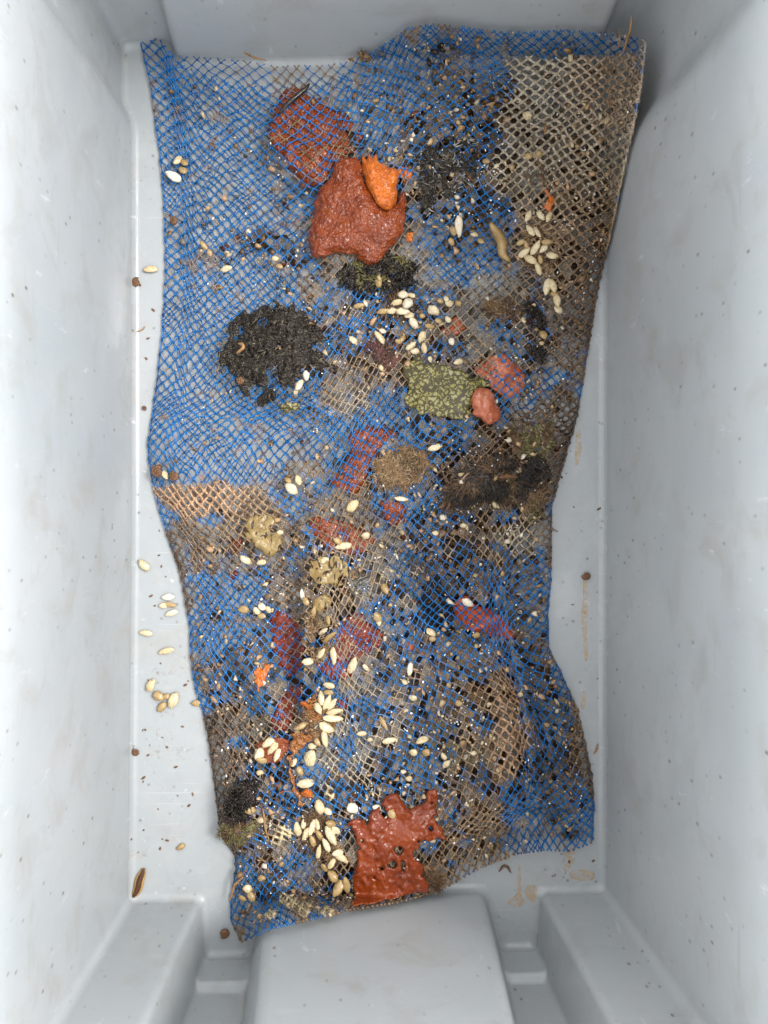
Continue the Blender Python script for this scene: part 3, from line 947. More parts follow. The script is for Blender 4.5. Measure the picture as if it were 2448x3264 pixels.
colony('sea_squirt_colony', Z('D', [(560, 760), (580, 718), (635, 700), (690, 740), (700, 790), (732, 850), (735, 905), (665, 945), (600, 900), (560, 850)]),
       'salmon', 'smooth salmon pink lobe bulging over the edge of the olive star colony', 'sea squirt', 0.010, 0.0012, None, edge=34, relief=0.0008, seed=24, step=3)
colony('sea_squirt_colony', Z('D', [(340, 390), (420, 340), (490, 270), (535, 350), (490, 410), (400, 425)]), 'salmon', 'small salmon patch under the net among cream shells', 'sea squirt', 0.003, UNDER, G_RED, seed=25)
_red = Z('G', [(1295, 600), (1330, 572), (1400, 572), (1450, 525), (1500, 490), (1520, 425), (1600, 412)]) + Z('H', [(140, 422), (150, 470), (180, 525), (240, 490), (290, 470), (298, 410), (340, 388), (372, 400), (365, 480), (350, 540), (370, 610), (428, 690), (412, 712), (370, 682), (330, 702), (260, 700), (238, 760), (230, 800), (280, 840), (270, 890), (300, 940), (330, 1000), (250, 1012), (100, 1040), (0, 1065)]) + Z('G', [(1330, 1092), (1310, 1060), (1342, 1000), (1320, 960), (1342, 870), (1362, 800), (1350, 720), (1338, 660)])
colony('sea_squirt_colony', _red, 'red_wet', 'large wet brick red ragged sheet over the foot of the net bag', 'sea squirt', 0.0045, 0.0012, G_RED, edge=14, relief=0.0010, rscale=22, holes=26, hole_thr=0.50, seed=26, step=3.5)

colony('dark_mat', Z('F', [(240, 380), (450, 290), (570, 380), (470, 470), (430, 610), (330, 700), (210, 640)]), 'dark', 'black mat under the open blue fold beside the orange red lump', 'seaweed', 0.004, UNDER - 0.004, None, seed=71)  # flat dark sheet behind the open holes of the fold
colony('dark_mat', Z('F', [(330, 100), (520, 90), (640, 160), (560, 260), (400, 260)]), 'dark', 'black brown weed mat under blue netting above the open blue fold', 'seaweed', 0.004, UNDER - 0.004, None, seed=72, holes=34, hole_thr=0.3)
colony('dark_mat', Z('A', [(1270, 640), (1400, 690), (1430, 790), (1290, 800)]), 'dark', 'black mat in the gap between the two dark red sheets', 'seaweed', 0.003, UNDER, None, seed=73)  # dark sheet filling the gap between the red sheets

G_STAR = 'patterned star colonies on the net'
colony('star_colony', Z('D', [(140, 590), (215, 545), (330, 560), (430, 582), (560, 622), (680, 680), (640, 700), (590, 712), (560, 770), (555, 870), (500, 892), (420, 892), (330, 862), (250, 858), (190, 830), (150, 760), (205, 720), (185, 660)]),
       'green', 'olive green patterned star colony sheet next to the smooth salmon lobe', 'sea squirt', 0.0022, 0.0008, G_STAR, edge=14, relief=0.0002, seed=31, step=3, rough=13)
colony('star_colony', Z('D', [(205, 520), (260, 510), (280, 550), (210, 560)]), 'green', 'small olive patch at the tip of the olive star colony under shells', 'sea squirt', 0.003, 0.0009, G_STAR, seed=131)
colony('star_colony', Z('C', [(880, 812), (950, 790), (1045, 800), (1005, 852), (920, 862)]), 'green', 'small olive patterned patch at the foot of the black weed clump', 'sea squirt', 0.003, 0.0006, G_STAR, seed=32, step=3)
colony('star_colony', Z('E', [(740, -30), (890, -20), (910, 110), (935, 170), (880, 240), (780, 200), (720, 130), (680, 80)]), 'tanstar', 'tan star colony with dark slots in the net below the peach fouling', 'sea squirt', 0.003, -0.0006, G_STAR, seed=33, holes=30, hole_thr=0.4)
colony('star_colony', Z('E', [(1070, 250), (1180, 215), (1310, 230), (1310, 400), (1200, 405), (1090, 380)]), 'tanstar', 'olive tan star colony crossed by pale strands in the middle of the net', 'sea squirt', 0.003, -0.0004, G_STAR, seed=34, holes=28, hole_thr=0.45)
colony('star_colony', Z('E', [(1090, 475), (1180, 440), (1225, 475), (1185, 545), (1110, 565)]), 'tanstar', 'small striped tan star colony above the pale branching shell', 'sea squirt', 0.003, 0.0004, G_STAR, seed=35, step=3)
colony('star_colony', Z('E', [(1100, 580), (1170, 570), (1180, 640), (1120, 660)]), 'tanstar', 'small tan star colony touching a row of shells', 'sea squirt', 0.003, 0.0, G_STAR, seed=36, step=3)
G_OR = 'orange growths on the net'
colony('orange_growth', Z('E', [(735, 895), (780, 870), (800, 900), (815, 850), (850, 855), (835, 950), (790, 1035), (760, 960)]), 'orange', 'orange streaky growth in the net left of the red sheets', 'sponge', 0.004, -0.001, G_OR, seed=41, rough=10, step=3)
colony('orange_growth', Z('G', [(990, 70), (1075, 40), (1112, 80), (1055, 150), (1000, 200), (975, 280), (1010, 400), (1062, 480), (1025, 512), (990, 430), (950, 300), (955, 170)]), 'rustorange',
       'long orange brown growth trailing down between the shell clusters', 'sponge', 0.005, 0.0008, G_OR, seed=42, rough=14, step=2.5, relief=0.002, rscale=9)
colony('orange_growth', Z('G', [(770, 110), (950, 80), (980, 160), (900, 250), (800, 230), (760, 180)]), 'red', 'rust brown patch under a bunch of cream shells', 'sponge', 0.003, -0.001, G_OR, seed=43, rough=10, step=3, holes=30, hole_thr=0.5)
colony('orange_growth', Z('G', [(1035, 400), (1080, 385), (1108, 415), (1095, 450), (1050, 458), (1030, 430)]), 'orange', 'round orange ball at the end of the orange trail', 'sponge', 0.008, 0.002, G_OR, edge=22, seed=44, step=2.5)
colony('orange_growth', Z('E', [(1025, 1070), (1060, 1072), (1082, 1120), (1070, 1140), (1045, 1110), (1020, 1105)]), 'orange', 'orange curled ring at the top of the shell fan', 'sponge', 0.005, 0.002, G_OR, edge=12, seed=45, step=2.5)
colony('orange_growth', Z('B', [(995, 1010), (1020, 1005), (1030, 1060), (1055, 1090), (1030, 1150), (990, 1150), (1000, 1080)]), 'orange', 'small bright orange smear on the brown side of the net', 'sponge', 0.003, 0.0006, G_OR, seed=46, rough=8, step=2.5)
colony('orange_growth', Z('B', [(175, 1265), (200, 1270), (225, 1262), (215, 1295), (225, 1330), (185, 1330), (160, 1325)]), 'orange', 'tiny yellow orange star on the net beside the red slab', 'sponge', 0.003, 0.0006, G_OR, seed=47, step=2.5)

# ------------------------------------------------------------------ weed clumps: a lumpy core and many short wet strands
def clump(name, poly, core, cols, label, cat, n=1500, length=22, r=0.0005, thick=0.008, lift=0.001, seed=1, group=None, flow=None, up=0.5, gap=0.24, keep_up=None):
    rg = np.random.default_rng(seed)
    poly_s = smooth_poly(poly)
    thick = thick * 0.5
    lift = min(lift, -0.0012) if keep_up is None else keep_up
    rr = sheet_mesh('core', poly, thick * 0.8, lift - 0.0004, edge=34, step=4.5, rough=20, relief=0.0030, rscale=9, seed=seed, holes=38, hole_thr=gap)
    V, fa = rr
    c = centre(V)
    root = empty(name, c, label, cat, group)
    obj('core', make_mesh('core', local(V, c), fa), M[core], root)
    x0, y0 = poly_s.min(0); x1, y1 = poly_s.max(0)
    X, Y = rg.uniform(x0, x1, n * 3), rg.uniform(y0, y1, n * 3)
    d, _, _ = poly_dist(X, Y, poly_s)
    hn = fbm(X / 38, Y / 38, seed + 5, 2)
    k = np.where((d > -3 + 12 * vn(X / 15, Y / 15, seed)) & (hn < 0.28))[0][:n]
    X, Y, d = X[k], Y[k], d[k]
    N = len(X)
    dome = np.sqrt(np.clip(1 - (1 - np.clip(d / 40, 0, 1)) ** 2, 0, 1))
    z0 = zf(X, Y) + lift + thick * 0.8 * dome * 0.85
    K = 5
    ang = (flow if flow is not None else seed * 1.7) + rg.normal(0, 0.5, N) + 3.2 * fbm(X / 55, Y / 55, seed, 2)
    ln = length * rg.uniform(0.5, 1.4, N)
    bend = rg.normal(0, 1.1, N)
    u = np.linspace(0, 1, K)[None, :]
    A = ang[:, None] + bend[:, None] * u
    PX = X[:, None] + np.cumsum(np.cos(A) * ln[:, None] / (K - 1), 1)
    PY = Y[:, None] + np.cumsum(np.sin(A) * ln[:, None] / (K - 1), 1)
    hgt = rg.uniform(0.2, 1.2, N)[:, None] * up * ln[:, None] * PXM * np.sin(u * math.pi * 0.8)
    PZ = z0[:, None] + hgt + 0.0006
    pts = P(PX, PY, PZ)
    rad = r * rg.uniform(0.6, 1.6, N)[:, None] * (1 - 0.75 * u ** 1.5)
    cols = np.array(cols)
    pn = 0.5 + 0.9 * fbm(X / 34, Y / 34, seed + 70, 2) + rg.normal(0, 0.10, N)
    ci = np.clip((pn * len(cols)).astype(int), 0, len(cols) - 1)
    cc = cols[ci] * rg.uniform(0.75, 1.25, N)[:, None]
    col = np.repeat(cc[:, None, :], K, 1)
    V, fa, C = tubes(pts, rad, 4, col)
    obj('strands', make_mesh('strands', local(V, c), fa, True, C), M['hair'], root, kind='stuff')
    return root

DK_ = [(0.012, 0.009, 0.007), (0.02, 0.015, 0.010), (0.038, 0.030, 0.020), (0.016, 0.013, 0.011)]
BR_ = [(0.07, 0.038, 0.018), (0.12, 0.068, 0.032), (0.035, 0.02, 0.012), (0.17, 0.10, 0.05)]
TN_ = [(0.22, 0.135, 0.065), (0.15, 0.09, 0.042), (0.28, 0.19, 0.10), (0.10, 0.058, 0.028)]
GR_ = [(0.10, 0.085, 0.03), (0.16, 0.14, 0.05), (0.06, 0.05, 0.02), (0.2, 0.17, 0.08)]
GY_ = [(0.16, 0.15, 0.13), (0.09, 0.085, 0.07), (0.24, 0.23, 0.2), (0.05, 0.045, 0.035)]
G_W = 'weed clumps on the net'
clump('weed_clump', Z('C', [(540, 520), (560, 400), (640, 300), (720, 250), (880, 215), (1020, 215), (1060, 290), (1150, 330), (1200, 500), (1180, 560), (1280, 600), (1250, 640), (1120, 590), (1050, 650), (980, 720), (850, 810), (760, 830), (700, 760), (640, 650), (560, 600)]),
      'jelly', DK_ + [(0.09, 0.075, 0.05)], 'large wet black brown weed clump on the blue net with pale shells at its edge', 'seaweed', 160, 24, 0.0006, 0.010, seed=51, group=G_W, flow=2.7, up=0.05, keep_up=0.0008, gap=0.34)
clump('weed_clump', Z('B', [(230, 790), (380, 760), (480, 680), (560, 720), (620, 860), (540, 980), (440, 1080), (380, 1100), (280, 1200), (230, 1000)]),
      'jelly', GY_ + DK_[:2], 'grey green and black tangled weed clump right of the red slab', 'seaweed', 200, 22, 0.0006, 0.006, seed=52, group=G_W, up=0.06, keep_up=-0.0004, gap=0.2)
clump('weed_clump', Z('A', [(1260, 1525), (1400, 1440), (1560, 1400), (1659, 1420)]) + Z('D', [(260, 40), (230, 110), (120, 150), (0, 120), (-110, 130), (-190, 90)]),
      'dark', DK_ + GR_[:1], 'black weed strip between the red slab and the shell bunch', 'seaweed', 1300, 18, 0.0009, 0.007, seed=53, group=G_W)
clump('weed_clump', Z('D', [(890, 200), (960, 220), (1000, 320), (960, 430), (990, 560), (960, 590), (890, 500), (930, 400), (900, 300)]),
      'dark', DK_ + [(0.05, 0.022, 0.02)], 'narrow dark purple weed streak beside a column of tan shells', 'seaweed', 600, 20, 0.0006, 0.005, seed=54, group=G_W, gap=3.0)
clump('weed_clump', Z('D', [(350, 1370), (470, 1290), (480, 1220), (600, 1150), (760, 1100), (900, 1080), (1020, 1120), (1010, 1220), (900, 1300), (740, 1340), (560, 1370), (420, 1400)]),
      'dark', DK_ + BR_, 'dark brown shaggy weed clump at the waist of the bag', 'seaweed', 3240, 31, 0.00050, 0.008, lift=-0.0014, seed=55, group=G_W, flow=2.7, up=0.1)
clump('weed_clump', Z('D', [(760, 960), (850, 905), (990, 900), (1030, 1000), (1000, 1110), (880, 1110), (800, 1060)]),
      'fuzzcore', GR_ + BR_[:2], 'mossy olive weed clump next to a small white shell flake', 'seaweed', 1440, 18, 0.0005, 0.005, lift=-0.0014, seed=56, group=G_W, up=0.1)
clump('weed_clump', Z('D', [(0, 1100), (120, 1020), (300, 1080), (330, 1180), (220, 1300), (60, 1330), (-20, 1250)]),
      'fuzzcore', TN_, 'tan fuzzy silt clump beside the brick red sheet', 'seaweed', 2160, 18, 0.00035, 0.005, lift=-0.0014, seed=57, group=G_W, up=0.1)
clump('weed_clump', Z('D', [(560, 1330), (740, 1310), (900, 1310), (1000, 1330), (980, 1450), (800, 1460), (620, 1440), (500, 1400)]),
      'fuzzcore', BR_ + TN_[:2] + GR_[:1], 'brown fuzz below the shaggy clump at the waist', 'seaweed', 1170, 31, 0.0004, 0.004, lift=-0.0014, seed=58, group=G_W, up=0.1)
clump('weed_clump', Z('G', [(740, 300), (765, 400), (790, 480), (730, 540), (640, 580), (580, 560), (600, 480), (680, 400)]),
      'dark', DK_ + [(0.04, 0.02, 0.022)], 'dark purple black weed tuft near the bottom corner of the bag', 'seaweed', 800, 24, 0.0006, 0.008, seed=59, group=G_W, flow=2.2)
clump('weed_clump', Z('G', [(560, 600), (700, 570), (790, 600), (700, 700), (600, 720), (545, 650)]),
      'fuzzcore', BR_ + GR_, 'olive brown tuft under the dark purple tuft', 'seaweed', 630, 12, 0.0005, 0.006, lift=-0.0014, seed=60, group=G_W, up=0.1)
clump('weed_clump', Z('B', [(850, 880), (960, 860), (1020, 930), (1000, 1010), (900, 1040), (850, 980)]),
      'fuzzcore', TN_ + GY_[:2], 'greyish tan velvety lump on the brown side of the net', 'seaweed', 720, 14, 0.0004, 0.006, lift=-0.0014, seed=61, group=G_W, up=0.1)
clump('weed_clump', Z('D', [(640, 220), (760, 190), (850, 260), (830, 340), (720, 330), (650, 290)]),
      'fuzzcore', TN_ + BR_, 'thin brown fuzz between blue strands above the salmon sheet', 'seaweed', 450, 27, 0.00035, 0.003, lift=-0.0014, seed=62, group=G_W, up=0.1)
clump('weed_clump', Z('E', [(1290, 350), (1380, 330), (1430, 430), (1380, 540), (1300, 500)]),
      'fuzzcore', GY_ + TN_[:1], 'grey brown fuzz right of the tan star colonies', 'seaweed', 360, 18, 0.0004, 0.003, lift=-0.0014, seed=63, group=G_W, up=0.1)
clump('weed_clump', Z('H', [(240, 830), (330, 850), (390, 900), (340, 990), (290, 960)]),
      'fuzzcore', TN_ + BR_, 'tan tangle in a hole of the ragged red sheet', 'seaweed', 450, 22, 0.0004, 0.004, lift=-0.0014, seed=64, group=G_W, up=0.1)
clump('weed_clump', Z('A', [(1300, 250), (1400, 215), (1500, 200), (1510, 250), (1420, 270), (1320, 270)]),
      'fuzzcore', TN_ + BR_[:2], 'tan fibre tuft on the top hem of the net', 'seaweed', 315, 12, 0.00045, 0.004, lift=-0.0014, seed=65, group=G_W, flow=0.0, up=0.1)
clump('weed_clump', Z('C', [(1420, 480), (1500, 440), (1590, 480), (1600, 560), (1500, 600), (1420, 560)]),
      'fuzzcore', [(0.10, 0.04, 0.035), (0.16, 0.07, 0.05), (0.06, 0.03, 0.03)] + BR_[:1], 'purplish brown fuzz between shells and the olive star colony', 'seaweed', 540, 18, 0.0004, 0.004, lift=-0.0014, seed=66, group=G_W, up=0.1)

for zn, pl, cl, nn, lb, sd in (('B', [(840, 1240), (960, 1220), (1070, 1330), (1070, 1440), (960, 1510), (850, 1450)], TN_ + BR_[:2], 700, 'brown tangle binding the flower shaped shell bunch', 67),
                               ('G', [(990, 580), (1120, 480), (1230, 560), (1300, 760), (1270, 860), (1150, 800), (1040, 720)], BR_ + TN_[:1], 900, 'brown tangle binding the dense shell bunch by the red sheet', 68),
                               ('D', [(0, 240), (120, 150), (240, 160), (260, 290), (120, 310), (20, 300)], BR_ + DK_[:1], 600, 'dark brown tangle under the white shell bunch', 69),
                               ('E', [(980, 1180), (1080, 1060), (1180, 1040), (1250, 1120), (1220, 1290), (1100, 1360), (990, 1300)], [(0.30, 0.12, 0.03), (0.22, 0.10, 0.04)] + TN_, 800, 'orange brown tangle at the heart of the shell fan', 70),
                               ('E', [(1050, 560), (1180, 540), (1240, 700), (1200, 860), (1080, 840), (1040, 700)], TN_ + GY_[:1], 600, 'tan tangle along the row of shells above the fan', 74)):
    clump('weed_clump', Z(zn, pl), 'fuzzcore', cl, lb, 'seaweed', nn, 16, 0.0005, 0.005, lift=-0.0014, seed=sd, group=G_W, up=0.1, gap=0.3)

# ------------------------------------------------------------------ silt, grit and jelly film inside the bag
DENS = [(1500, 2250, 420, 420, 1.0), (1350, 2600, 400, 200, 0.95), (1480, 1800, 300, 220, 0.95), (1250, 1080, 330, 220, 0.85), (1560, 1500, 300, 250, 0.9),
        (1500, 480, 330, 330, 0.85), (1800, 650, 220, 420, 0.9), (1130, 1850, 330, 260, 0.7), (820, 2200, 260, 330, 0.62), (820, 2550, 170, 300, 0.8),
        (1650, 1150, 200, 200, 0.7), (1800, 2400, 160, 330, 0.85), (1020, 430, 250, 200, 0.5), (900, 800, 420, 120, 0.42), (1180, 1450, 250, 170, 0.6), (700, 1800, 200, 200, 0.4), (1000, 2800, 300, 150, 0.5)]
def dens(px, py):
    d = 0.0 * np.asarray(px, float)
    for cx, cy, rx, ry, am in DENS:
        d = np.maximum(d, am * np.exp(-((px - cx) / rx) ** 2 - ((py - cy) / ry) ** 2))
    return d
BAGPOLY = np.concatenate([LEFT, BOT[1:-1], RIGHT[::-1], TOPF[::-1][1:-1]])

def scatter(n, seed, thr, rmin, rmax, cols, zfrac, lump=0.25, power=1.0, gate=70, bias=0.0, flat=0.8):
    """small irregular grains: squashed icosahedra of many colours"""
    rg = np.random.default_rng(seed)
    X, Y = rg.uniform(430, 2060, n * 8), rg.uniform(110, 2990, n * 8)
    d, _, _ = poly_dist(X, Y, BAGPOLY)
    pr = np.clip(dens(X, Y) * (1 - bias) + bias + 0.55 * fbm(X / gate, Y / gate, seed, 2) - thr, 0, 1) ** power
    k = np.where((d > 14) & (rg.uniform(0, 1, len(X)) < pr) & ~(over_sheet(X, Y) & (rg.uniform(0, 1, len(X)) < 0.8)))[0][:n]
    X, Y = X[k], Y[k]
    N = len(X)
    R = rmin + (rmax - rmin) * rg.uniform(0, 1, N) ** 2
    zb_, zt = zback(X, Y), zf(X, Y)
    fz = rg.uniform(zfrac[0], zfrac[1], N)
    zc = zb_ + (zt - zb_) * fz + R * 0.5
    g = (1 + 5 ** 0.5) / 2
    ico = np.array([(-1, g, 0), (1, g, 0), (-1, -g, 0), (1, -g, 0), (0, -1, g), (0, 1, g), (0, -1, -g), (0, 1, -g), (g, 0, -1), (g, 0, 1), (-g, 0, -1), (-g, 0, 1)], float)
    ico /= np.linalg.norm(ico[0])
    icf = np.array([(0, 11, 5), (0, 5, 1), (0, 1, 7), (0, 7, 10), (0, 10, 11), (1, 5, 9), (5, 11, 4), (11, 10, 2), (10, 7, 6), (7, 1, 8), (3, 9, 4), (3, 4, 2), (3, 2, 6), (3, 6, 8), (3, 8, 9), (4, 9, 5), (2, 4, 11), (6, 2, 10), (8, 6, 7), (9, 8, 1)])
    B = ico[None] * (1 + lump * rg.normal(0, 1, (N, 12, 1)).clip(-1.5, 1.5))
    el = np.stack([rg.uniform(0.7, 1.5, N), rg.uniform(0.6, 1.0, N), np.full(N, flat)], -1)
    B = B * el[:, None, :] * R[:, None, None]
    th = rg.uniform(0, 6.28, N)
    c, s = np.cos(th)[:, None], np.sin(th)[:, None]
    x = B[..., 0] * c - B[..., 1] * s
    y = B[..., 0] * s + B[..., 1] * c
    V = P(X, Y, zc)[:, None, :] + np.stack([x, y, B[..., 2]], -1)
    Fc = (icf[None] + (np.arange(N) * 12)[:, None, None]).reshape(-1, 3)
    cols = np.array(cols)
    cc = cols[rg.integers(0, len(cols), N)] * rg.uniform(0.75, 1.25, N)[:, None]
    return V.reshape(-1, 3), [Fc], np.repeat(cc, 12, 0)

def stuff(name, data, mat, label, cat):
    V, fa, C = data
    c = centre(V)
    o = obj(name, make_mesh(name, local(V, c), fa, True, C), M[mat], None, label, cat, None, 'stuff')
    o.location = c
    return o

GRIT_DARK = [(0.03, 0.02, 0.013), (0.06, 0.038, 0.022), (0.10, 0.058, 0.03), (0.06, 0.05, 0.042), (0.09, 0.032, 0.02)]
GRIT_MID = [(0.17, 0.10, 0.05), (0.24, 0.155, 0.08), (0.13, 0.075, 0.038), (0.20, 0.16, 0.12), (0.14, 0.12, 0.105), (0.28, 0.17, 0.085)]
GRIT_PALE = [(0.40, 0.29, 0.16), (0.46, 0.36, 0.22), (0.32, 0.21, 0.11), (0.5, 0.43, 0.33), (0.38, 0.235, 0.135)]
stuff('dark_grit', scatter(2000, 301, 0.30, 0.0014, 0.0036, GRIT_DARK, (0.15, 0.75), 0.3), 'grit', 'dark brown silt and grit packed inside the net bag', 'grit')
stuff('brown_grit', scatter(4200, 302, 0.25, 0.0010, 0.0034, GRIT_MID, (0.25, 0.9), 0.3, bias=0.12), 'grit', 'brown and grey grains caught between the net skins', 'grit')
stuff('pale_grit', scatter(1700, 303, 0.22, 0.0008, 0.0028, GRIT_PALE, (0.8, 1.06), 0.4, bias=0.16, power=1.3), 'grit', 'pale tan shell grains scattered over the net', 'grit')
stuff('glint_grains', scatter(950, 304, 0.32, 0.0005, 0.0011, [(0.7, 0.68, 0.64), (0.6, 0.5, 0.38), (0.75, 0.74, 0.72)], (1.0, 1.08), 0.15, bias=0.2, gate=110), 'grit', 'tiny white grains standing in for wet glints on the net strands', 'grit')  # diffuse white grains stand in for specular glints of the wet strands

V, fa, C = film()
o = obj('jelly_film', make_mesh('jelly_film', local(V, bag_loc), fa, True, C), M['film'], None, 'thin grey wet jelly film bridging holes of the blue net', 'film', None, 'stuff')
o.location = bag_loc

def threads(n, seed):
    rg = np.random.default_rng(seed)
    X, Y = rg.uniform(430, 2060, n * 8), rg.uniform(110, 2990, n * 8)
    d, _, _ = poly_dist(X, Y, BAGPOLY)
    pr = np.clip(dens(X, Y) + 0.8 * fbm(X / 80, Y / 80, seed, 2) - 0.35, 0, 1)
    k = np.where((d > 20) & (rg.uniform(0, 1, len(X)) < pr))[0][:n]
    X, Y = X[k], Y[k]
    N, K = len(X), 6
    u = np.linspace(0, 1, K)[None]
    A = rg.uniform(0, 6.28, N)[:, None] + rg.normal(0, 1.6, N)[:, None] * u + rg.normal(0, 0.35, (N, K))
    ln = rg.uniform(14, 46, N)[:, None] / (K - 1)
    PX, PY = X[:, None] + np.cumsum(np.cos(A) * ln, 1), Y[:, None] + np.cumsum(np.sin(A) * ln, 1)
    PZ = zf(PX, PY) + 0.0006 + 0.0012 * rg.uniform(0, 1, (N, K))
    rad = rg.uniform(0.00012, 0.00038, N)[:, None] * (1.1 - 0.8 * u)
    cols = np.array(TN_ + BR_ + DK_[:2] + [(0.35, 0.12, 0.05)])
    cc = cols[rg.integers(0, len(cols), N)]
    return tubes(P(PX, PY, PZ), rad, 3, np.repeat(cc[:, None], K, 1))
stuff('weed_threads', threads(2600, 333), 'hair', 'fine brown weed threads tangled across the net', 'weed')

# silt mat: broken dark sheet lying between the two skins
def silt():
    st = 9.0
    gx, gy = np.meshgrid(np.arange(430, 2060, st), np.arange(110, 2990, st), indexing='ij')
    d, _, _ = poly_dist(gx, gy, BAGPOLY)
    v = dens(gx, gy) + 0.5 * fbm(gx / 70, gy / 70, 401, 3)
    ins = (v > 0.52) & (d > 22)
    cell = ins[:-1, :-1] & ins[1:, :-1] & ins[1:, 1:] & ins[:-1, 1:]
    idx = np.arange(gx.size).reshape(gx.shape)
    X = gx + 3 * vn(gx / 11, gy / 11, 5)
    Y = gy + 3 * vn(gx / 11 + 7, gy / 11, 6)
    zb_, zt = zback(X, Y), zf(X, Y)
    z = zb_ + (zt - zb_) * (0.42 + 0.22 * fbm(X / 24, Y / 24, 9, 2))
    V = P(X.ravel(), Y.ravel(), z.ravel())
    f = np.stack([idx[:-1, 1:][cell], idx[1:, 1:][cell], idx[1:, :-1][cell], idx[:-1, :-1][cell]], -1)
    used = np.unique(f)
    re = -np.ones(len(V), int); re[used] = np.arange(len(used))
    n1 = fbm(X.ravel() / 45, Y.ravel() / 45, 61, 3)[used]
    n2 = fbm(X.ravel() / 16, Y.ravel() / 16, 62, 2)[used]
    c0, c1, c2 = np.array([0.03, 0.018, 0.010]), np.array([0.12, 0.07, 0.034]), np.array([0.13, 0.12, 0.105])
    t1 = sstep(n1 + 0.6 * n2, -0.3, 0.4)[:, None]
    col = c0 * (1 - t1) + c1 * t1
    t2 = sstep(fbm(X.ravel() / 90, Y.ravel() / 90, 63, 2)[used] + 0.5 * n2, 0.1, 0.5)[:, None]
    col = col * (1 - t2) + c2 * t2
    Vt = V[used]
    Vb = Vt - np.array([0, 0, 0.0012])
    n_ = len(Vt)
    f = re[f]
    return np.concatenate([Vt, Vb]), [f, f[:, ::-1] + n_], np.concatenate([col, col])
stuff('silt_mat', silt(), 'grit', 'dark brown and grey silt mat held between the two net skins', 'silt')

# ------------------------------------------------------------------ cream shells
def shell_mesh(name, seed):
    rg = np.random.default_rng(seed)
    nu, nv = 16, 9
    V = []
    for j in range(1, nv):
        ph = math.pi * j / nv
        for i in range(nu):
            th = 2 * math.pi * i / nu
            V.append((math.cos(ph), math.sin(ph) * math.cos(th), math.sin(ph) * math.sin(th)))
    V = np.array([(1, 0, 0)] + V + [(-1, 0, 0)], float)
    V[:, 0] = np.sign(V[:, 0]) * np.abs(V[:, 0]) ** 0.9
    V[:, 1:] *= np.where(V[:, 0] > 0, 1 - 0.30 * np.abs(V[:, 0]) ** 2.2, 1 - 0.05 * V[:, 0] ** 2)[:, None]
    V[:, 2] += 0.10 * np.exp(-(V[:, 1] / 0.16) ** 2) * (V[:, 2] > 0)
    d = 1 + 0.09 * vn(V[:, 0] * 1.7 + seed, V[:, 1] * 1.7 + V[:, 2], seed) + 0.075 * rg.normal(0, 1, len(V)).clip(-1, 1)
    V = V * d[:, None]
    gr = rg.uniform(-0.3, 0.35)
    V[:, 2] *= 1 - 0.30 * np.exp(-((V[:, 1] - gr) / 0.14) ** 2)
    V[:, 1] *= 1 + 0.30 * V[:, 0] * rg.uniform(-1, 1)
    V[:, 1] += 0.12 * rg.uniform(-1, 1) * V[:, 0] ** 2
    ids = 1 + np.arange((nv - 1) * nu).reshape(nv - 1, nu)
    a_, b_ = ids[:-1], ids[1:]
    q = np.stack([a_, np.roll(a_, -1, 1), np.roll(b_, -1, 1), b_], -1).reshape(-1, 4)
    t0 = np.stack([np.zeros(nu, int), np.roll(ids[0], -1), ids[0]], -1)
    t1 = np.stack([np.full(nu, len(V) - 1), ids[-1], np.roll(ids[-1], -1)], -1)
    return make_mesh(name, V * 0.5, [q, t0, t1])

CAPM = {}
for mk in ('cream', 'white', 'tan'):
    CAPM[mk] = []
    for s_ in range(10):
        me = shell_mesh('shell', 500 + s_)
        me.materials.append(M[mk])
        CAPM[mk].append(me)

def shells(zone, items, label, group, mk='cream', on='bag', stack=0.0):
    ox, oy = ZO[zone]
    sizes = [it[2] * it[3] for it in items]
    for k, it in enumerate(items):
        x, y, L, W = it[:4]
        an = it[4] if len(it) > 4 else random.uniform(-60, 60)
        mm = it[5] if len(it) > 5 else mk
        px, py = ox + x * 0.5425, oy + y * 0.5425
        kk = random.uniform(0.86, 1.05)
        l, w_ = L * 0.5425 * PXM * kk * 1.06, W * 0.5425 * PXM * kk * 0.95
        h_ = w_ * 0.72
        if on == 'bag':
            z = float(zf(px, py)) + 0.0006 + 0.30 * h_ + stack * random.uniform(0, 1)
        else:
            z = 0.0003 + 0.5 * h_
        me = random.choice(CAPM[mm])
        o = bpy.data.objects.new('shell', me)
        COL.objects.link(o)
        o.location = P(px, py, z)
        o.scale = (l, w_, h_)
        tilt = random.uniform(-0.35, 0.35) if on == 'bag' else random.uniform(-0.05, 0.05)
        o.rotation_euler = (random.uniform(-0.4, 0.4) if on == 'bag' else 0, tilt, math.radians(-an) + (math.pi if random.random() < 0.5 else 0))
        words = label.split(' ')
        if len(items) > 1:
            for q_, wd in enumerate(words):
                if wd in ('cream', 'white', 'tan', 'pale', 'yellowish'):
                    words[q_] = {'cream': 'cream', 'white': 'white', 'tan': 'tan'}[mm]
                    break
        if len(items) > 2 and sizes.count(sizes[k]) == 1:
            if sizes[k] == max(sizes):
                words = ['largest'] + words
            elif sizes[k] == min(sizes):
                words = ['smallest'] + words
        o['label'] = ' '.join(words)
        o['category'] = 'shell'
        o['group'] = group

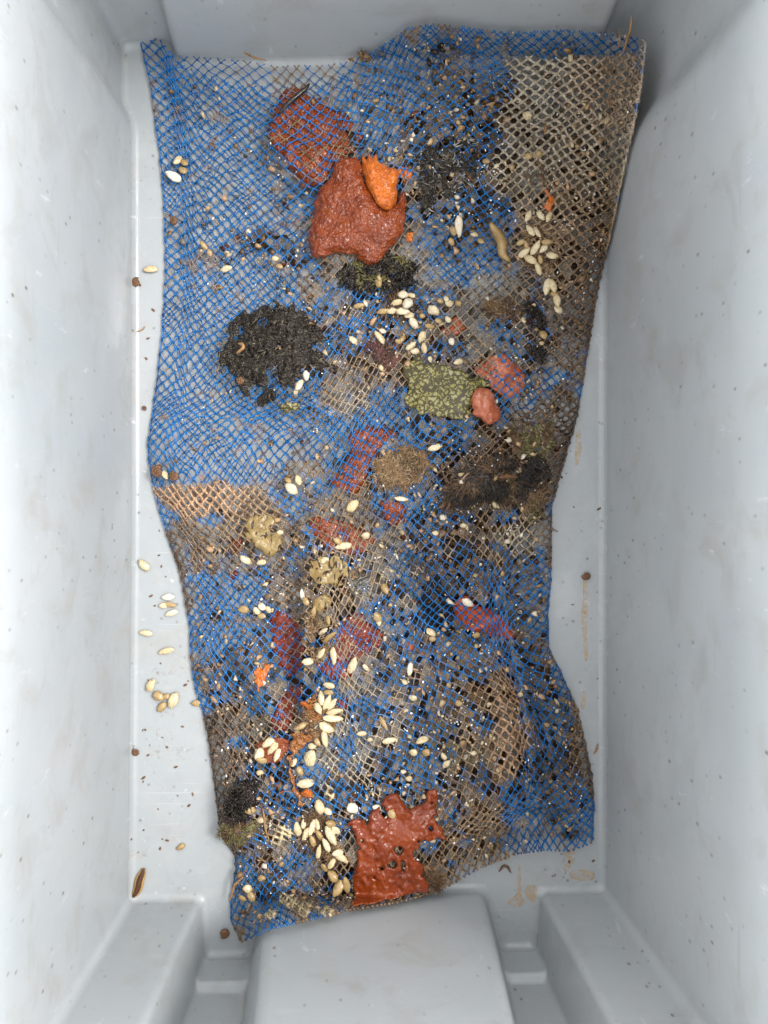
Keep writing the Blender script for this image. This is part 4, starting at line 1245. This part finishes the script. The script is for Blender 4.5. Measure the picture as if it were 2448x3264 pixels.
shells('A', [(282, 942, 100, 58, 25, 'white'), (305, 850, 72, 46, -50), (345, 862, 52, 42, 30, 'tan'), (336, 908, 52, 42, 40, 'tan')], 'cream shell in the small bunch near the upper left edge of the net', 'shells at the upper left net edge')
shells('A', [(590, 1487, 78, 46, -15), (880, 1428, 44, 40, 0), (905, 1472, 46, 36, 20, 'tan'), (462, 1352, 62, 32, 50, 'tan'), (495, 1392, 44, 34, 70, 'tan')], 'cream shell lying alone on the blue net above the black weed clump', 'shells above the black clump')
shells('B', [(484, 1243, 122, 52, 86, 'white')], 'long white shell standing out on the grey net beside the tan slug shape', 'long white shell')
shells('B', [(450, 1268, 60, 46, 70, 'tan'), (575, 1285, 44, 28, 0), (612, 1325, 48, 38, 30, 'tan'), (440, 1330, 50, 40, 50, 'tan'), (1140, 240, 60, 34, 85), (885, 588, 52, 52, 0), (645, 855, 46, 36, 20, 'tan'), (705, 885, 40, 26, -40), (892, 828, 48, 44, 0, 'tan'), (955, 812, 46, 44, 0, 'tan')], 'small pale shell stuck singly on the encrusted right side of the net', 'single shells on the encrusted side')
shells('B', [(892, 1177, 72, 38, -65), (963, 1175, 72, 36, 60), (1015, 1180, 72, 36, -65), (905, 1262, 78, 42, 55), (942, 1272, 74, 36, 60), (870, 1392, 82, 46, -40), (935, 1365, 88, 42, -60), (985, 1365, 72, 40, -50), (1035, 1410, 64, 40, 10), (950, 1485, 78, 38, 65), (905, 1432, 72, 46, 30), (1000, 1330, 58, 36, 0, 'tan'), (850, 1332, 54, 36, -20, 'tan'), (962, 1432, 54, 36, 80, 'tan'), (880, 1345, 60, 36, 60, 'tan')], 'cream shell in the flower shaped bunch on the brown side of the net', 'flower shaped shell bunch', stack=0.003)
shells('D', [(1000, 118, 88, 46, -80), (1036, 112, 82, 50, 70), (1060, 200, 82, 50, 80), (1068, 252, 62, 50, 40), (1045, 160, 54, 42, 10, 'tan'), (980, 400, 52, 46, 60, 'tan')], 'yellowish shell in the column beside the narrow dark weed streak', 'column of shells by the dark streak', mk='cream', stack=0.002)
shells('D', [(155, 165, 58, 52, 0, 'white'), (182, 215, 70, 62, -50, 'white'), (115, 212, 62, 36, -20), (90, 258, 68, 46, 0), (150, 262, 92, 46, 5), (35, 262, 58, 36, -10, 'tan'), (190, 285, 58, 40, -5), (218, 332, 74, 50, 60, 'white'), (205, 168, 50, 34, 20)], 'white shell in the bunch just below the black weed strip', 'shell bunch below the black strip', stack=0.003)
shells('D', [(335, 257, 74, 62, 30), (375, 200, 44, 42, 0, 'tan'), (430, 215, 52, 46, 0), (410, 190, 40, 34, 60), (315, 352, 62, 36, 10, 'tan'), (420, 310, 44, 36, 60), (440, 440, 52, 44, 80, 'white'), (270, 290, 40, 36, 0, 'tan'), (480, 215, 40, 34, 50, 'tan'), (365, 320, 44, 34, 20, 'tan')], 'cream shell scattered around the small salmon patch', 'shells around the salmon patch')
shells('D', [(20, 415, 98, 46, 50), (35, 378, 48, 36, 10, 'white'), (265, 415, 68, 44, -70), (150, 425, 58, 36, -50, 'tan'), (205, 465, 78, 40, -40), (280, 480, 72, 40, 80), (225, 497, 48, 36, 0), (480, 558, 54, 36, -20), (130, 440, 44, 34, 20, 'tan'), (315, 545, 40, 34, 80)], 'cream shell resting along the upper rim of the olive star colony', 'shells by the olive star colony')
shells('C', [(1335, 430, 58, 42, 40), (1375, 230, 72, 36, -10, 'tan'), (1485, 75, 92, 46, 85, 'tan'), (1545, 90, 60, 44, 60, 'tan')], 'tan shell right of the black weed clump', 'shells right of the black clump')
shells('C', [(1060, 640, 52, 42, 85, 'white'), (1020, 695, 74, 46, -60, 'white'), (1002, 730, 40, 30, -70)], 'pinkish white shell at the edge of the black weed clump', 'shells on the black clump edge')
shells('C', [(975, 1305, 84, 62, 40, 'white'), (1015, 1255, 68, 46, 70), (955, 1255, 46, 34, 40, 'tan')], 'white shell in the pair on plain blue netting left of the brick red sheet', 'shell pair on blue netting')
shells('C', [(1335, 1405, 78, 56, -45)], 'single round cream shell below the brick red sheet', 'single shell below the red sheet')
shells('C', [(232, 1225, 52, 36, 60)], 'single pale shell at the left bulge of the net between brown snails', 'shell between brown snails')
shells('D', [(345, 1062, 84, 40, -20), (148, 1365, 88, 34, 5), (698, 1398, 58, 28, 40), (392, 1472, 46, 46, 0, 'white'), (865, 315, 42, 30, 60), (510, 1520, 36, 32, 0), (345, 1565, 34, 30, 0)], 'cream shell caught alone around the shaggy brown clump', 'single shells by the shaggy clump')
shells('E', [(707, 250, 78, 46, 35), (797, 262, 54, 36, -10), (832, 148, 62, 40, 80, 'tan'), (908, 88, 40, 36, 0)], 'cream shell around the tan star colony with dark slots', 'shells around the slotted tan colony')
shells('E', [(1275, 168, 98, 46, -10), (1245, 135, 58, 42, 30, 'tan'), (1410, 105, 48, 46, 0), (1165, 250, 54, 34, -20)], 'cream shell lying on the russet sheet', 'shells on the russet sheet')
shells('E', [(805, 525, 58, 46, 30, 'white'), (770, 548, 54, 44, 60), (800, 578, 46, 36, 0, 'tan'), (690, 540, 64, 52, 0, 'tan'), (840, 540, 40, 32, 60)], 'cream shell in the small bunch at the corner of the glittering red sheet', 'shells by the glittering red sheet')
shells('E', [(1040, 455, 62, 28, 80, 'white'), (1100, 560, 92, 40, -70, 'tan'), (1162, 668, 66, 30, -35), (1190, 605, 62, 32, 80, 'tan'), (1060, 490, 48, 34, 60, 'tan'), (1068, 845, 62, 46, 0), (1143, 803, 90, 40, -50), (1222, 812, 102, 42, 85), (1335, 865, 100, 48, -70), (1200, 700, 90, 34, -40, 'tan'), (1410, 880, 44, 32, 50), (1480, 585, 64, 52, 60, 'tan')], 'cream shell in the loose vertical row above the fan', 'shells in the row above the fan', stack=0.002)
shells('E', [(1195, 985, 74, 42, 10), (1190, 1025, 64, 36, 0, 'tan'), (1150, 1060, 84, 44, 85), (1185, 1085, 94, 40, -65), (1130, 1120, 64, 42, 60), (1210, 1100, 84, 40, -50), (1228, 1140, 104, 42, -10), (1220, 1182, 122, 46, 5), (1180, 1235, 86, 56, 30), (1170, 1300, 92, 42, 80), (1030, 1225, 70, 36, -30, 'tan'), (1020, 1270, 60, 40, 40, 'tan'), (1130, 1320, 56, 40, 60, 'tan')], 'cream shell in the radiating fan beside the orange ring', 'fan of cream shells', stack=0.004)
shells('G', [(1085, 215, 96, 74, -70), (1098, 145, 54, 46, 0), (1055, 362, 88, 56, -5), (1025, 290, 60, 46, 60, 'tan'), (990, 240, 54, 36, -60)], 'large cream shell in the orange trail below the fan', 'shells in the orange trail')
shells('G', [(845, 118, 98, 52, -35), (868, 152, 104, 42, -50), (895, 188, 108, 46, -65), (790, 190, 74, 62, -70), (800, 228, 62, 40, 20, 'tan')], 'cream shell in the neat parallel bunch on the rust brown patch', 'parallel shell bunch')
shells('G', [(1555, 112, 98, 42, -8), (1385, 70, 54, 32, 0), (1515, 10, 84, 32, 60, 'tan')], 'single cream shell on dark silt right of the orange trail', 'single shells on dark silt')
shells('F', [(198, 885, 88, 42, -80, 'white'), (12, 600, 74, 38, 80), (320, 675, 64, 42, 40), (330, 715, 44, 36, 0, 'tan'), (585, 690, 48, 42, 0, 'tan'), (535, 500, 78, 54, 30, 'white'), (485, 1092, 46, 44, 0, 'tan'), (217, 1060, 42, 40, 0), (165, 965, 40, 34, 40), (50, 420, 70, 46, 60, 'tan')], 'cream shell loose on the right half of the lower net', 'shells on the lower right net')
shells('H', [(265, 110, 84, 46, -20), (215, 180, 46, 42, 0), (290, 180, 48, 46, 0, 'tan'), (410, 250, 64, 40, -50), (190, 335, 40, 38, 0), (395, 205, 44, 30, 60), (570, 185, 36, 30, 0)], 'small cream shell on the netting above the ragged red sheet', 'shells above the ragged red sheet')
shells('G', [(1010, 632, 84, 46, 80), (1045, 600, 58, 36, 90), (1095, 625, 94, 36, -75), (1060, 660, 84, 42, -65), (1125, 600, 74, 36, 75), (1140, 670, 64, 36, 60, 'tan'), (1205, 670, 104, 50, 60), (1235, 640, 64, 50, 40), (1180, 725, 74, 36, 60), (1100, 700, 74, 42, 70, 'tan'), (1135, 765, 74, 32, -80), (1205, 600, 64, 46, 20, 'tan'), (1140, 500, 84, 60, 70), (1185, 525, 62, 46, 30)], 'cream shell in the dense bunch left of the ragged red sheet', 'dense shell bunch by the red sheet', stack=0.003)
shells('G', [(1245, 770, 74, 46, -10), (1268, 800, 94, 46, 35), (1215, 830, 84, 42, -60), (1215, 905, 70, 50, 50, 'tan'), (1250, 978, 100, 60, -60, 'tan'), (1298, 960, 110, 46, 80, 'tan'), (1170, 860, 60, 36, 60, 'tan')], 'tan shell in the trail down the left rim of the ragged red sheet', 'tan shells by the red sheet', stack=0.002)
shells('G', [(1335, 510, 66, 58, 40, 'white'), (1475, 505, 54, 42, 20, 'white'), (1430, 720, 54, 32, 70, 'white'), (1570, 545, 80, 60, 60, 'tan')], 'pale shell half buried in the ragged red sheet', 'shells in the ragged red sheet')
shells('G', [(715, 980, 54, 52, 0), (740, 1032, 64, 42, 60, 'tan'), (790, 300, 42, 34, 0), (730, 520, 70, 54, 0, 'tan'), (800, 920, 46, 40, 0, 'tan'), (690, 1040, 50, 34, 20, 'tan')], 'small tan shell at the bottom left corner of the bag', 'shells at the bottom left corner')
# loose on the tub floor
LO = 'shells loose on the tub floor'
shells('A', [(145, 1488, 86, 46, -5)], 'oblong tan shell on the bare floor above a dark brown snail', LO, on='floor')
shells('E', [(108, 280, 78, 46, 48)], 'single oval shell on the bare floor tilted beside the wall above the four shell bunch', LO, on='floor')
shells('E', [(250, 466, 82, 46, -5, 'white'), (222, 516, 48, 38, 0), (262, 512, 84, 36, 8, 'tan'), (270, 560, 78, 42, -20, 'white')], 'cream shell in the four shell bunch in a water ring on the floor', 'bunch of four floor shells', on='floor')
shells('E', [(120, 678, 82, 42, 8)], 'oval shell on the floor just below the four shell bunch, close to the wall', LO, on='floor')
shells('E', [(238, 783, 98, 44, -15)], 'long tan shell on the floor next to the net edge', LO, on='floor')
shells('E', [(148, 985, 78, 50, -60), (195, 1050, 74, 62, 30, 'tan'), (280, 1075, 94, 62, -65), (214, 1112, 64, 46, -50, 'tan'), (240, 1050, 50, 44, 0, 'tan')], 'tan shell in the clumped bunch on the wet floor', 'clumped floor shells', on='floor')
shells('E', [(415, 1090, 62, 46, 0, 'tan')], 'tan shell half under the net edge by the clumped bunch', LO, on='floor')
shells('G', [(325, 737, 54, 34, -30, 'tan')], 'small shell alone on the floor near the brown worm', LO, on='floor')

# ------------------------------------------------------------------ small loose things
def worm():
    pts = np.array(Z('G', [(112, 858), (104, 885), (92, 910), (84, 935), (80, 960), (72, 985), (58, 1010), (46, 1026)]))
    t = np.linspace(0, 1, 30)
    px = np.interp(t, np.linspace(0, 1, len(pts)), pts[:, 0])
    py = np.interp(t, np.linspace(0, 1, len(pts)), pts[:, 1])
    r = 0.0042 * np.sin(np.clip(t * 0.93 + 0.04, 0, 1) * math.pi) ** 0.55
    r2 = r * (0.62 + 0.06 * np.sin(t * 90))
    root = empty('flat_worm', P(px[15], py[15], 0), 'dark brown worm with a tan fringe lying on the floor corner by the end wall', 'worm')
    c = np.array(root.location)
    for nm, rr, mt, fl in (('fringe', r, 'wormrim', 0.35), ('body', r2, 'worm', 0.75)):
        V, fa, _ = tubes(P(px, py, 0.0)[None], rr[None], 12)
        V = local(V, c)
        V[:, 2] = V[:, 2] * fl + rr.max() * fl + 0.0004
        obj(nm, make_mesh(nm, V, fa), M[mt], root)
worm()

def snail(px, py, r, label, mat='brown', z=None, seed=0):
    """small coiled shell"""
    n, k = 26, 8
    t = np.linspace(0, 1, n)
    an = t * 2.3 * 2 * math.pi + seed
    R = r * (0.62 * (1 - t) + 0.02)
    tr = r * (0.46 * (1 - t) + 0.05)
    pts = np.stack([R * np.cos(an), R * np.sin(an), r * 0.45 + t * r * 0.75], -1)
    V, fa, _ = tubes(pts[None], tr[None], k)
    o = obj('snail', make_mesh('snail', V, fa), M[mat], None, label, 'snail', 'small brown snails')
    o.location = P(px, py, 0.0004 if z is None else z)
    return o
def zb(zone, x, y):
    return ZO[zone][0] + x * 0.5425, ZO[zone][1] + y * 0.5425
x, y = zb('C', 66, 96); snail(x, y, 0.0042, 'dark brown snail on the floor by the wall below an oblong tan shell', seed=1)
x, y = zb('G', 64, 176); snail(x, y, 0.0036, 'tiny round brown snail on the floor by the wall above the brown worm', seed=2)
x, y = zb('F', 1230, 340); snail(x, y, 0.0040, 'rust brown snail at the head of the rust streak', seed=3)
x, y = zb('G', 583, 1235); snail(x, y, 0.0046, 'brown snail on the channel floor beside the torn net corner', seed=4)
x, y = zb('C', 110, 832); snail(x, y, 0.0022, 'tiny dark snail on the floor left of the widest bulge of the net', seed=5)
x, y = zb('G', 26, 690); snail(x, y, 0.0022, 'tiny tan snail against the wall above the brown worm', seed=6)
x, y = zb('C', 192, 1205); snail(x, y, 0.0058, 'reddish brown snail on the left bulge of the net', z=float(zf(x, y)), seed=7)
x, y = zb('C', 292, 1230); snail(x, y, 0.0046, 'dark red snail next to a pale shell on the left bulge', z=float(zf(x, y)), seed=8)
x, y = zb('C', 680, 668); snail(x, y, 0.0040, 'brown snail at the lower rim of the black weed clump', z=float(zf(x, y)) + 0.002, seed=9)
x, y = zb('A', 285, 1205); snail(x, y, 0.0040, 'black snail under the upper left net', z=0.004, seed=10)
x, y = zb('A', 505, 772); snail(x, y, 0.0036, 'black brown snail on the clear upper left netting', z=0.004, seed=11)

def fibre(zone, pts, r, label, mat='twig', on='floor', dz=0.0, name='fibre', cat='fibre', group='loose fibres'):
    pts = np.array(Z(zone, pts))
    t = np.linspace(0, 1, 14)
    px = np.interp(t, np.linspace(0, 1, len(pts)), pts[:, 0]) + 1.2 * vn(t * 6, t * 0 + r * 9e4, 3)
    py = np.interp(t, np.linspace(0, 1, len(pts)), pts[:, 1]) + 1.2 * vn(t * 6, t * 0 + r * 7e4, 4)
    z = (zf(px, py) if on == 'bag' else np.zeros(14)) + r + 0.0004 + dz
    if on == 'wall':
        z = z + dz
    W = P(px, py, z)
    c = W.mean(0)
    V, fa, _ = tubes((W - c)[None], (r * (1 - 0.7 * np.abs(2 * t - 1) ** 2) + 0.0001)[None], 6)
    o = obj(name, make_mesh(name, V, fa), M[mat], None, label, cat, group)
    o.location = c
fibre('A', [(900, 580), (950, 520), (1000, 475), (1060, 430), (1080, 400)], 0.0022, 'black twig lying over the dark red sheet under the top hem', 'dark', 'bag', 0.002, 'twig', 'twig', None)
fibre('A', [(690, 215), (750, 245), (830, 262)], 0.0006, 'thin brown fibre sticking out of the top hem of the net', on='bag', dz=0.004)
fibre('A', [(700, 205), (730, 230), (760, 255)], 0.0005, 'short orange brown fibre at the top hem of the net', on='bag', dz=0.004)
fibre('B', [(1500, 0), (1490, 90), (1465, 170), (1450, 220)], 0.0010, 'long orange fibre standing up at the top right corner of the net', on='bag', dz=0.01)
fibre('B', [(1425, 80), (1430, 140), (1420, 190)], 0.0007, 'short orange fibre beside the long one at the top right corner', on='bag', dz=0.008)
fibre('B', [(990, 630), (995, 670), (988, 700)], 0.0012, 'orange splinter on the encrusted grey netting', on='bag', dz=0.001)
fibre('C', [(60, 385), (100, 370), (118, 352)], 0.0005, 'pale brown hair on the floor left of the black weed clump')
fibre('G', [(805, 510), (815, 560), (825, 640), (845, 700)], 0.0009, 'pinkish fibre across the bottom left netting', on='bag', dz=0.001)
fibre('G', [(610, 1060), (640, 960), (690, 915)], 0.0012, 'brown weed thread at the torn bottom left corner', on='bag', dz=0.001)
fibre('F', [(1040, 1560), (1050, 1545), (1062, 1550)], 0.0006, 'tiny brown hair beside the waist of the net')
fibre('D', [(1030, 1530), (1045, 1550), (1065, 1555)], 0.0006, 'small brown hair poking from the waist of the net')
fibre('H', [(1280, 190), (1295, 160), (1302, 130)], 0.0008, 'brown hair on the floor beside the lower right bulge')
fibre('H', [(720, 880), (745, 850), (775, 855), (790, 890)], 0.0011, 'curled brown thread on the floor below the net hem', 'brown')
fibre('D', [(720, 1240), (770, 1230), (830, 1235)], 0.0018, 'dull red worm like strip in the shaggy brown clump', 'brown', 'bag', 0.008)
fibre('C', [(650, 510), (690, 480), (690, 455), (660, 450)], 0.0016, 'orange brown curled strip on the black weed clump', 'twig', 'bag', 0.012)
fibre('B', [(670, 1220), (700, 1270), (735, 1330), (740, 1400), (780, 1440)], 0.0045, 'pale tan slug shaped growth beside the long white shell', 'tan', 'bag', -0.002, 'slug', 'slug', None)

# white shell flake
def flake(zone, poly, thick, mat, label, lift=0.001):
    colony('shell_flake', Z(zone, poly), mat, label, 'shell', thick, lift, None, edge=8, step=2, rough=1, relief=0.0002, seed=5)
flake('D', [(755, 1010), (790, 1005), (805, 1025), (780, 1035), (758, 1030)], 0.002, 'white', 'bright white shell flake beside the mossy olive clump', 0.008)

# stains on the floor (thin dried deposits)
tubparts = []
def stain(zone, poly, mat, lift=0.0004):
    poly = smooth_poly(Z(zone, poly))
    c = poly.mean(0)
    rings = [c + (poly - c) * s for s in (0.35, 0.7, 1.0)]
    V = P(np.concatenate([[c[0]], *[r_[:, 0] for r_ in rings]]), np.concatenate([[c[1]], *[r_[:, 1] for r_ in rings]]), lift)
    n_ = len(poly)
    ar = np.arange(n_)
    t = np.stack([np.zeros(n_, int), 1 + (ar + 1) % n_, 1 + ar], -1)
    q = []
    for k in range(2):
        q.append(np.stack([1 + k * n_ + ar, 1 + k * n_ + (ar + 1) % n_, 1 + (k + 1) * n_ + (ar + 1) % n_, 1 + (k + 1) * n_ + ar], -1))
    obj('stain', make_mesh('stain', V, [t] + q), M[mat], tub)
stain('F', [(1210, 350), (1245, 350), (1240, 600), (1235, 700), (1245, 840), (1220, 850), (1212, 700), (1200, 560), (1215, 480)], 'rust')
stain('F', [(1205, 1010), (1235, 1020), (1230, 1120), (1200, 1130)], 'rust', 0.0005)
stain('H', [(830, 840), (848, 840), (850, 1040), (890, 1060), (850, 1090), (780, 1080), (765, 1050), (830, 1040)], 'rust', 0.0006)
stain('H', [(880, 960), (930, 955), (960, 1010), (950, 1070), (900, 1050), (870, 1010)], 'rust', 0.0007)
stain('H', [(1095, 740), (1160, 735), (1175, 800), (1130, 880), (1100, 890), (1100, 800)], 'rust', 0.0005)
stain('H', [(1140, 870), (1280, 870), (1285, 930), (1200, 940), (1130, 920)], 'rust', 0.0008)
stain('D', [(1170, 950), (1200, 950), (1210, 1080), (1185, 1170), (1165, 1170)], 'rust')
stain('E', [(170, 1230), (270, 1220), (300, 1290), (240, 1340), (190, 1310)], 'scum')
stain('E', [(160, 880), (330, 860), (360, 920), (250, 940), (150, 920)], 'scum')
stain('G', [(140, 130), (400, 130), (420, 220), (250, 240), (130, 200)], 'scum', 0.0005)
stain('E', [(230, 1140), (310, 1140), (300, 1180), (240, 1180)], 'scum', 0.0005)

# crumbs on the floor
def crumbs():
    rg = np.random.default_rng(77)
    out = []
    for (x0, x1, y0, y1, n) in ((440, 640, 850, 2800, 46), (1760, 1910, 1400, 2800, 18), (1250, 1900, 2720, 2830, 10)):
        out.append(np.stack([rg.uniform(x0, x1, n), rg.uniform(y0, y1, n)], -1))
    XY = np.concatenate(out)
    d, _, _ = poly_dist(XY[:, 0], XY[:, 1], BAGPOLY)
    XY = XY[d < -8]
    me = make_mesh('crumb', *_ico(rg))
    for (x, y) in XY:
        o = bpy.data.objects.new('crumb', me)
        COL.objects.link(o)
        r = rg.uniform(0.0004, 0.0011)
        o.scale = (r * rg.uniform(1, 2.2), r, r * 0.7)
        o.rotation_euler = (0, 0, rg.uniform(0, 6.28))
        o.location = P(x, y, r * 0.6)
        o['label'] = 'tiny dark brown crumb of silt on the bare tub floor'
        o['category'] = 'crumb'
        o['group'] = 'silt crumbs on the tub floor'
def _ico(rg):
    g = (1 + 5 ** 0.5) / 2
    ico = np.array([(-1, g, 0), (1, g, 0), (-1, -g, 0), (1, -g, 0), (0, -1, g), (0, 1, g), (0, -1, -g), (0, 1, -g), (g, 0, -1), (g, 0, 1), (-g, 0, -1), (-g, 0, 1)], float) / 1.9
    ico *= 1 + 0.25 * rg.normal(0, 1, (12, 1)).clip(-1, 1)
    icf = np.array([(0, 11, 5), (0, 5, 1), (0, 1, 7), (0, 7, 10), (0, 10, 11), (1, 5, 9), (5, 11, 4), (11, 10, 2), (10, 7, 6), (7, 1, 8), (3, 9, 4), (3, 4, 2), (3, 2, 6), (3, 6, 8), (3, 8, 9), (4, 9, 5), (2, 4, 11), (6, 2, 10), (8, 6, 7), (9, 8, 1)])
    return ico, icf
crumbs()
for o in bpy.data.objects:
    if o.name.startswith('crumb') and not o.data.materials:
        o.data.materials.append(M['brown'])
